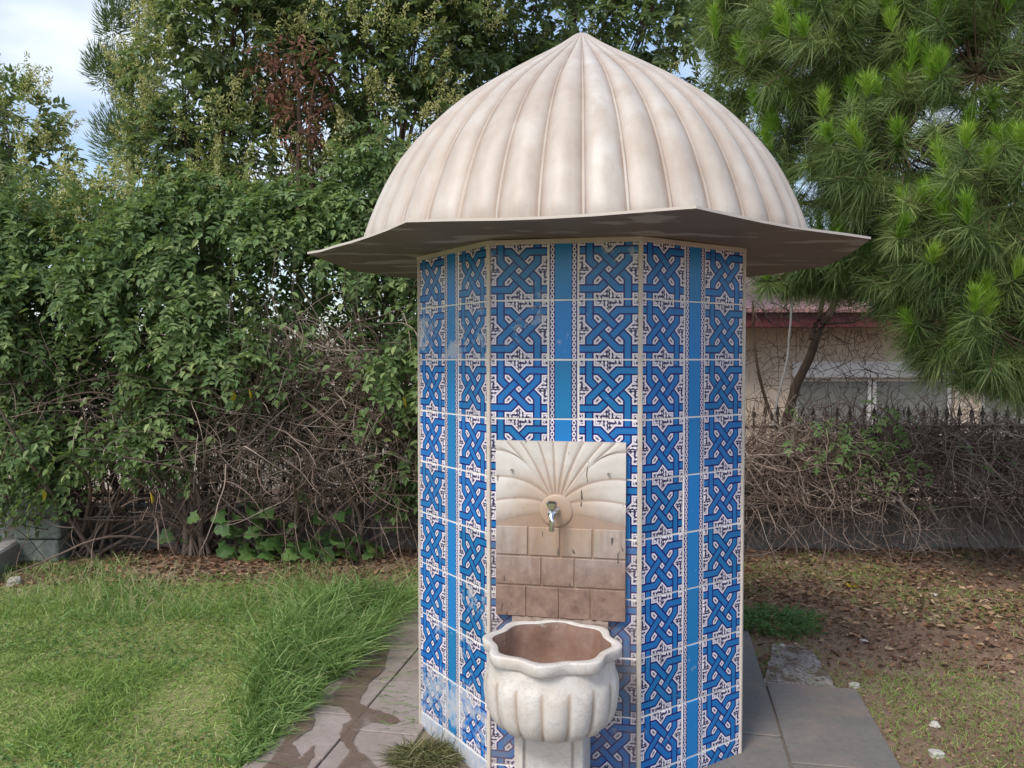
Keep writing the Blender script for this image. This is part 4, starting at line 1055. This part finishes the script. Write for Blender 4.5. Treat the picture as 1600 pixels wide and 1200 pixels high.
V, F, rn, _ = twigs(330, lambda n: np.stack([rng.uniform(1.3, 5.2, n), FY - rng.uniform(.2, .6, n), rng.uniform(.02, .5, n)], -1), lambda n: rng.normal(size=(n, 3)) * np.array([1, .4, .55]), .5, 12, .9, .0035, .0013, .9)
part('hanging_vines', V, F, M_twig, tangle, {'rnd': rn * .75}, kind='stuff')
q = at(1350, 690, 5.85); P0 = q + rng.normal(size=(70, 3)) * np.array([.32, .05, .16]) + np.array([0, -.05, .0]); V, F, rn, _ = sprigs(P0, rng.normal(size=(70, 3)) * np.array([1, .5, .6]) + np.array([0, -.5, 0]), 4, .035, .05, .5, .9)
part('green_leaves', V, F, M_ivy, tangle, {'rnd': .25 + rn * .6}, kind='stuff')

# leaning sapling and its twiggy crown in front of the house
sap = empty('leaning_tree', tuple(at(1212, 840, 7.0) * np.array([1, 1, 0]))); tag(sap, 'bare leaning brown tree trunk with fine twigs in front of the house', 'tree')
V, F = trunk_tubes([([at(1205, 860, 7.), at(1222, 680, 7.), at(1250, 580, 7.), at(1280, 500, 7.), at(1322, 450, 7.), at(1360, 400, 7.)], .052, .022), ([at(1268, 530, 7.), at(1285, 470, 7.), at(1300, 400, 7.)], .028, .014),
                    ([at(1222, 680, 7.), at(1200, 640, 6.95), at(1180, 560, 6.9), at(1175, 470, 6.9)], .02, .008), ([at(1280, 505, 7.), at(1330, 505, 6.9), at(1375, 480, 6.9)], .014, .005)], 8)
part('trunk', V, F, M_bark, sap, smooth=True)
V, F, rn, _ = twigs(430, lambda n: np.array([at(px, py, d) for px, py, d in zip(rng.uniform(1160, 1390, n), 440 + 240 * rng.random(n) ** 1.2, rng.uniform(6.7, 7.1, n))]), lambda n: rng.normal(size=(n, 3)) * np.array([1, .4, 1]), .45, 12, 1.0, .0028, .0012, .3)
part('twigs', V, F, M_twig, sap, {'rnd': rn * .3}, kind='stuff')
stick = empty('pale_pole', tuple(at(1204, 830, 6.6) * np.array([1, 1, 0]))); tag(stick, 'thin pale pole leaning beside the bare tree trunk', 'pole')
V, F = trunk_tubes([([at(1196, 850, 6.6), at(1205, 660, 6.6), at(1225, 590, 6.6), at(1234, 530, 6.6), at(1236, 440, 6.6)], .011, .008)], 6)
part('pole', V, F, plain_mat('pale_wood', (.50, .46, .42), (.62, .58, .54), 10, .7), stick, smooth=True)

# ------------------------------------------------------------------ pine, right
pine = empty('pine_tree', (4.3, 5.7, 0)); tag(pine, 'large pine with long needles and bright young shoots overhanging from the right', 'tree')
pb = [bl(1190, 110, 5.4, .42, .50), bl(1160, 20, 5.5, .40, .4), bl(1290, 60, 5.0, .55, .5), bl(1280, 240, 5.2, .48, .42), bl(1400, 60, 5., .6, .5), bl(1400, 230, 4.8, .5, .45), bl(1520, 120, 4.7, .6, .6), bl(1330, 390, 5.3, .40, .25),
      bl(1540, 330, 4.5, .48, .45), bl(1450, 390, 4.8, .45, .42), bl(1560, 510, 4.6, .42, .36), bl(1470, 520, 4.8, .30, .26), bl(1230, 430, 5.6, .36, .18), bl(1640, 300, 4.6, .6, .8), bl(1340, -60, 5.2, .8, .4), bl(1560, -40, 4.9, .8, .5), bl(1170, 330, 5.6, .30, .30), bl(1640, 520, 4.8, .4, .4), bl(1400, 320, 5.6, .6, .35), bl(1510, 560, 4.9, .36, .22), bl(1310, 430, 5.6, .38, .16), bl(1600, 580, 4.9, .3, .2), bl(1400, 450, 5.2, .3, .2)]
P, d = blob_points(pb, 2400, (.40, 1.06), .25); 
A = unit(d * np.array([1, 1, .7]) + np.array([-.25, -.25, .45]) + rng.normal(size=d.shape) * .28)
nP = len(P)
# branch skeleton
tr = np.array((4.3, 5.7))
paths = [([(4.3, 5.7, 0), (4.28, 5.7, 1.5), (4.35, 5.75, 3.2), (4.3, 5.8, 5.5)], .17, .10)]
for b in pb:
    c_ = np.array(b[:3]); z0 = max(.9, c_[2] - .35 + .15 * abs(tr[0] - c_[0])); s_ = np.array((tr[0], tr[1], z0))
    paths.append(([s_, s_ * .6 + c_ * .4 + np.array([0, 0, .12]), s_ * .25 + c_ * .75 + np.array([0, 0, .08]), c_], .024, .009))
V, F = trunk_tubes(paths, 7); part('trunk', V, F, M_bark, pine, smooth=True)
C = np.array(pb)[:, :3]; near = C[np.argmin(((P[:, None] - C[None]) ** 2).sum(2), 1)]
t = np.linspace(0, 1, 6)[None, :, None]; mid = (near * .5 + (P - A * .2) * .5)
Q = (1 - t) ** 2 * near[:, None] + 2 * t * (1 - t) * mid[:, None] + t ** 2 * P[:, None]
V, F = tubes(Q, np.broadcast_to(np.linspace(.006, .003, 6)[None], (nP, 6)), 4); part('branchlets', V, F, plain_mat('pine_twig', (.10, .065, .045), (.17, .115, .08), 12, .9), pine, kind='stuff')
nn_ = 120
tt_ = rng.random((nP, nn_)) ** .8
base = P[:, None] - A[:, None] * (tt_ * .17)[..., None]
az = rng.random((nP, nn_)) * 2 * np.pi; ref = unit(np.cross(A, rng.normal(size=(nP, 3)))); b2 = np.cross(A, ref)
sp = np.radians(rng.uniform(28, 78, (nP, nn_)))
D = A[:, None] * np.cos(sp)[..., None] + (ref[:, None] * np.cos(az)[..., None] + b2[:, None] * np.sin(az)[..., None]) * np.sin(sp)[..., None]
bs = base.reshape(-1, 3); D = D.reshape(-1, 3); m = len(bs)
V, F = blades(bs, D, rng.uniform(.13, .20, m), .0038, np.array([0, 0, -1.]) * rng.uniform(.02, .06, m)[:, None], 2)
part('needles', V, F, M_needle, pine, {'rnd': rep(np.clip(rep(rng.random(nP), nn_) * .72 + rng.random(m) * .28, 0, 1), 5)}, kind='stuff')
yk = (rng.random(nP) < .42) & (d[:, 1] < .3) & (d[:, 2] > -.35) ; Y = P[yk]; AY = unit(A[yk] * .5 + np.array([0, -.1, 1.]) + rng.normal(size=(yk.sum(), 3)) * .18); nY = len(Y); ny_ = 240
hgt = rng.uniform(.07, .20, nY)
base = Y[:, None] + AY[:, None] * (rng.random((nY, ny_)) * hgt[:, None])[..., None]
az = rng.random((nY, ny_)) * 2 * np.pi; ref = unit(np.cross(AY, rng.normal(size=(nY, 3)))); b2 = np.cross(AY, ref); sp = np.radians(rng.uniform(10, 50, (nY, ny_)))
D = AY[:, None] * np.cos(sp)[..., None] + (ref[:, None] * np.cos(az)[..., None] + b2[:, None] * np.sin(az)[..., None]) * np.sin(sp)[..., None]
bs = base.reshape(-1, 3); m = len(bs); V, F = blades(bs, D.reshape(-1, 3), rng.uniform(.06, .115, m), .0038, rng.normal(size=(m, 3)) * .006, 2)
part('young_shoots', V, F, M_young, pine, {'rnd': rep(np.clip(rep(rng.random(nY), ny_) * .6 + rng.random(m) * .4, 0, 1), 5)}, kind='stuff')

# ------------------------------------------------------------------ lawn, tall grass, weeds, litter
def on_pave(x, y, mrg=.0):
    tx, ty = w2t(x, y)
    a = (tx > XL - mrg) & (tx < .80 + mrg) & (ty < YB + mrg) & (ty > -2.2)
    return a | ((tx > .79) & (tx < XR + mrg) & (ty < .44 + mrg) & (ty > -2.2))
def scatter(n, x0, x1, y0, y1, dens=None):
    x = rng.uniform(x0, x1, n); y = rng.uniform(y0, y1, n); k = ~on_pave(x, y)
    if dens is not None: k &= rng.random(n) < dens(x, y)
    return x[k], y[k]
def left_edge(y): return TX + (XL * ct - ((y - TY) / ct) * st_ * 1.0) + 0   # approx. world x of the left paving edge
def grass_obj(name, x, y, L, W, lean, mat, label, rn, bendk=.5, segs=2):
    n = len(x); P = np.stack([x, y, gz(x, y) - .004], -1); D = np.stack([rng.normal(size=n) * lean, rng.normal(size=n) * lean, np.ones(n)], -1)
    bend = np.stack([rng.normal(size=n), rng.normal(size=n), -np.abs(rng.normal(size=n)) * .5], -1) * (L * bendk)[:, None]
    V, F = blades(P, D, L, W, bend, segs); o = link(name, mesh_np(name, V, F, mat, {'rnd': rep(rn, 2 * segs + 1)})); tag(o, label, 'grass', kind='stuff'); return o
def lawn_d(x, y):
    n_ = vnoise(x, y, 1.6, 30); e = np.clip((5.35 + (vnoise(x, y, 2.3, 31) - .5) * .7 - y) / .35, 0, 1)
    return e * np.clip(.45 + n_ * 1.1, 0, 1) * (x < -.25)
x, y = scatter(210000, -4.2, -.2, 2.3, 5.6, lawn_d); n = len(x)
dry = np.clip((vnoise(x, y, 1.9, 33) * .7 + vnoise(x, y, 6.5, 35) * .5 - .28) * 1.15, 0, 1)
grass_obj('lawn_grass', x, y, rng.uniform(.018, .050, n) * (1 + .8 * (vnoise(x, y, 3, 34) > .62)), rng.uniform(.003, .0062, n), 1.05, M_grass, 'short patchy green lawn left of the paving', np.clip(.10 + dry * .62 + rng.normal(size=n) * .24, 0, 1), .5)
# clover-like low leaves in the lawn
x, y = scatter(16000, -4, -.5, 2.4, 5.2, lambda x, y: (vnoise(x, y, 1.5, 36) > .5) * .7); n = len(x)
V, F = leaves(np.stack([x, y, gz(x, y) + rng.uniform(.008, .03, n)], -1), np.stack([rng.normal(size=n), rng.normal(size=n), rng.normal(size=n) * .25], -1), np.array([0, 0, 1.]) + rng.normal(size=(n, 3)) * .3, rng.uniform(.012, .022, n), rng.uniform(.010, .016, n))
o = link('clover', mesh_np('clover', V, F, M_weed, {'rnd': rep(rng.random(n), 6)})); tag(o, 'small round-leaved clover mixed into the lawn', 'clover', kind='stuff')
# tall grass along the paving edge
n = 8500; s = rng.random(n); yy = 2.75 + 2.15 * s; wdt = .06 + .50 * np.clip((yy - 2.9) / 1.2, 0, 1)
lx = np.array([t2w(XL, w2t(0, v)[1])[0] for v in np.linspace(2.6, 5., 30)]); ex = np.interp(yy, np.linspace(2.6, 5., 30), lx)
xx = ex - .01 - wdt * rng.random(n) ** 1.2 - .12 * (rng.random(n) < .12) * rng.random(n); k = (vnoise(xx, yy, 4, 40) > .25); xx, yy = xx[k], yy[k]; n = len(xx)
hh = np.clip((yy - 2.7) / 1.3, .25, 1) * rng.uniform(.12, .42, n)
P = np.stack([xx, yy, gz(xx, yy)], -1); D = np.stack([rng.normal(size=n) * .3 + .05, rng.normal(size=n) * .3 - .1, np.ones(n)], -1)
bend = np.stack([rng.normal(size=n) * .45 + .22, rng.normal(size=n) * .4 - .25, -rng.uniform(.15, .55, n)], -1) * hh[:, None]
V, F = blades(P, D, hh, rng.uniform(.005, .0095, n), bend, 4); o = link('tall_grass', mesh_np('tall_grass', V, F, M_tall, {'rnd': rep(np.clip(rng.random(n) * .95, 0, 1), 9)})); tag(o, 'long arching grass along the edge of the left paving', 'grass', kind='stuff')
# mid-height grass at the back of the lawn, with seed heads
x, y = scatter(9000, -3.6, -.5, 4.5, 5.75, lambda x, y: np.clip(vnoise(x, y, 2.2, 41) * 1.9 - .65, 0, 1)); n = len(x); L = rng.uniform(.06, .17, n)
grass_obj('back_grass', x, y, L, rng.uniform(.003, .005, n), .35, M_tall, 'scruffy longer grass in front of the creeper hedge', rng.random(n), .6, 3)
n = 130; x = rng.uniform(-3.3, -.9, n); y = rng.uniform(4.55, 5.3, n); hh = rng.uniform(.06, .13, n)
P = np.stack([x, y, gz(x, y) + hh], -1); D = np.stack([rng.normal(size=n) * .5, rng.normal(size=n) * .3, np.ones(n)], -1); D = unit(D)
bits = 16; tq = rng.random((n, bits)); B = (P[:, None] + D[:, None] * (tq * .05)[..., None]).reshape(-1, 3)
V, F = blades(B, rep(np.arange(n), bits)[:, None] * 0 + np.repeat(D, bits, 0) + rng.normal(size=(n * bits, 3)) * .35, .026, .0028, rng.normal(size=(n * bits, 3)) * .004, 1)
Vs, Fs = tubes(np.stack([P - D * hh[:, None], P - D * hh[:, None] * .4, P + D * .03], 1), np.full((n, 3), .0009), 3); V, F = merge([(V, F), (Vs, Fs)])
M_seed = leaf_mat('seed_head', [(0., (.42, .38, .20)), (1., (.55, .49, .30))], .8, .3)
o = link('seed_heads', mesh_np('seed_heads', V, F, M_seed, {'rnd': np.full(len(V), .5)})); tag(o, 'pale foxtail seed heads at the back of the lawn', 'grass', kind='stuff')
# sparse grass on the right
def rd(x, y): return np.clip(vnoise(x, y, 1.5, 50) * 1.0 + vnoise(x, y, 5, 51) * .8 - .62, 0, 1)
x, y = scatter(75000, 1.0, 4.5, 2.3, 6.1, rd); n = len(x)
grass_obj('sparse_grass', x, y, rng.uniform(.02, .06, n), rng.uniform(.0025, .004, n), .6, M_grass, 'thin patchy grass on the bare soil right of the tower', np.clip(rng.random(n) * .55, 0, 1), .5)
# dead leaves
def litter(name, n, x0, x1, y0, y1, dens, label, size=(.022, .055)):
    x, y = scatter(n, x0, x1, y0, y1, dens); n = len(x); a = rng.random(n) * 2 * np.pi; L = rng.uniform(*size, n)
    V, F = leaves(np.stack([x, y, gz(x, y) + rng.uniform(.003, .016, n)], -1), np.stack([np.cos(a), np.sin(a), rng.normal(size=n) * .25], -1), np.array([0, 0, 1.]) + rng.normal(size=(n, 3)) * .35, L, L * rng.uniform(.35, .7, n))
    o = link(name, mesh_np(name, V, F, M_litter, {'rnd': rep(rng.random(n) ** 1.2 * .94, 6)})); tag(o, label, 'leaf litter', kind='stuff')
litter('leaf_litter', 13000, .9, 4.9, 3.6, 6.5, lambda x, y: np.clip((y - 3.5 + .25 * (x - 2)) / 1.4, .05, 1) * np.clip(.35 + vnoise(x, y, 2, 60), 0, 1), 'brown dead leaves covering the soil below the dry vines')
litter('leaf_litter', 9000, -4.3, .2, 4.9, 6.4, lambda x, y: np.clip((y - 5.15) / .35, 0, 1) * np.clip(.3 + vnoise(x, y, 2.5, 61), 0, 1), 'reddish dead leaves on the soil below the creeper hedge')
litter('leaf_crumbs', 42000, .8, 4.6, 2.4, 5.8, lambda x, y: np.clip(vnoise(x, y, 2.4, 62) * 1.3 - .15, .1, 1), 'fine dry leaf crumbs on the soil right of the paving', (.006, .018))
ylw = link('yellow_fallen_leaf', mesh_np('yellow_fallen_leaf', *leaves(np.zeros((1, 3)), np.array([[1., .3, .05]]), np.array([[0, -.15, 1.]]), .10, .07), M_yel, {'rnd': np.full(6, .2)}), None, tuple(gpt(1326, 925) + np.array([0, 0, .02])))
tag(ylw, 'single yellow leaf lying among the brown litter on the right', 'leaf')
# low weed on the right
wp = empty('weed_patch', tuple(gpt(1215, 985))); tag(wp, 'low feathery green weed on the soil just right of the tower', 'plant')
n = 330; r = np.sqrt(rng.random(n)) ; a = rng.random(n) * 2 * np.pi; P0 = np.array(wp.location) + np.stack([r * np.cos(a) * .22, r * np.sin(a) * .16, rng.uniform(.0, .05, n)], -1)
V, F, rn, _ = sprigs(P0, np.stack([np.cos(a), np.sin(a), rng.uniform(.4, 1.4, n)], -1), 5, .014, .020, .45, .7, .4); part('foliage', V, F, M_weed, wp, {'rnd': rn}, kind='stuff')
# cut grass heap at the foot of the tower
gh = gpt(662, 1205); n = 2200; r = rng.random(n) ** .7; a = rng.random(n) * 2 * np.pi
xx, yy = gh[0] + r * np.cos(a) * .125, gh[1] + .01 + r * np.sin(a) * .10
P = np.stack([xx, yy, .02 + (1 - r ** 2) * .04 * rng.random(n)], -1); D = np.stack([rng.normal(size=n), rng.normal(size=n), rng.normal(size=n) * .35], -1)
V, F = blades(P, D, rng.uniform(.04, .12, n), .0032, np.stack([rng.normal(size=n) * .02, rng.normal(size=n) * .02, -rng.random(n) * .02], -1), 3)
V[:, 2] = np.maximum(V[:, 2], .024)
M_hay = leaf_mat('cut_grass', [(0., (.05, .045, .02)), (.45, (.10, .12, .035)), (.8, (.22, .20, .09)), (1., (.36, .31, .18))], .7, .2)
heap = link('grass_heap', mesh_np('grass_heap', V, F, M_hay, {'rnd': rep(rng.random(n), 7)})); tag(heap, 'small heap of matted cut grass at the foot of the tower', 'grass heap', kind='stuff')
# loose blades on the paving
n = 150; bx0 = np.array([gpt(px, py, .026) for px, py in zip(rng.uniform(590, 690, n), rng.uniform(985, 1150, n))]); bx0[:, 2] = .028
tx, ty = w2t(bx0[:, 0], bx0[:, 1]); k = tx < -.66; bx0 = bx0[k]; n = len(bx0)
V, F = blades(bx0, np.stack([rng.normal(size=n), rng.normal(size=n) * .6, np.abs(rng.normal(size=n)) * .12], -1), rng.uniform(.04, .11, n), .003, np.stack([rng.normal(size=n) * .015, rng.normal(size=n) * .015, np.zeros(n)], -1), 3)
o = link('grass_clippings', mesh_np('grass_clippings', V, F, M_tall, {'rnd': rep(rng.random(n) * .6, 7)})); tag(o, 'loose grass clippings scattered on the left paving', 'grass', kind='stuff')

# ------------------------------------------------------------------ stones
M_stone = plain_mat('pebble', (.36, .33, .29), (.52, .49, .45), 20, .85)
def stone(p, s, label, seed):
    import bmesh
    bm = bmesh.new(); bmesh.ops.create_icosphere(bm, subdivisions=2, radius=1); r = random.Random(seed)
    ph = [r.uniform(0, 6) for _ in range(6)]
    for v in bm.verts:
        k = 1 + .16 * math.sin(3 * v.co.x + ph[0]) + .14 * math.sin(4 * v.co.y + ph[1]) + .1 * math.sin(5 * v.co.z + ph[2]); v.co *= k
        v.co.x *= s * r.uniform(.97, 1.03) * 1.2; v.co.y *= s; v.co.z *= s * .6
    me = bpy.data.meshes.new('stone'); bm.to_mesh(me); bm.free(); me.materials.append(M_stone)
    o = link('stone', me, None, (p[0], p[1], float(gz(p[0], p[1])) + s * .3), (0, 0, r.uniform(0, 6)))
    tag(o, label, 'stone', 'loose stones on the ground')
for i, (px, py, s, lab) in enumerate([(1455, 848, .05, 'pale fist-sized stone at the foot of the dry vines'), (1340, 1079, .022, 'white pebble at the corner of the grey paving'), (1356, 1009, .018, 'small white pebble on the bare soil beyond the rough concrete'),
        (1228, 1017, .02, 'small grey stone at the far corner of the rough concrete patch'), (1470, 1142, .022, 'whitish chip of stone in the foreground soil on the right'), (1474, 1189, .025, 'white stone chip nearest the bottom right of the picture'),
        (62, 858, .045, 'flat pale stone in the litter beside the kerb'), (15, 915, .05, 'flat stone at the left edge in front of the kerb'), (1467, 933, .02, 'pale pebble in the dead leaves at the right')]):
    stone(gpt(px, py), s, lab, i)
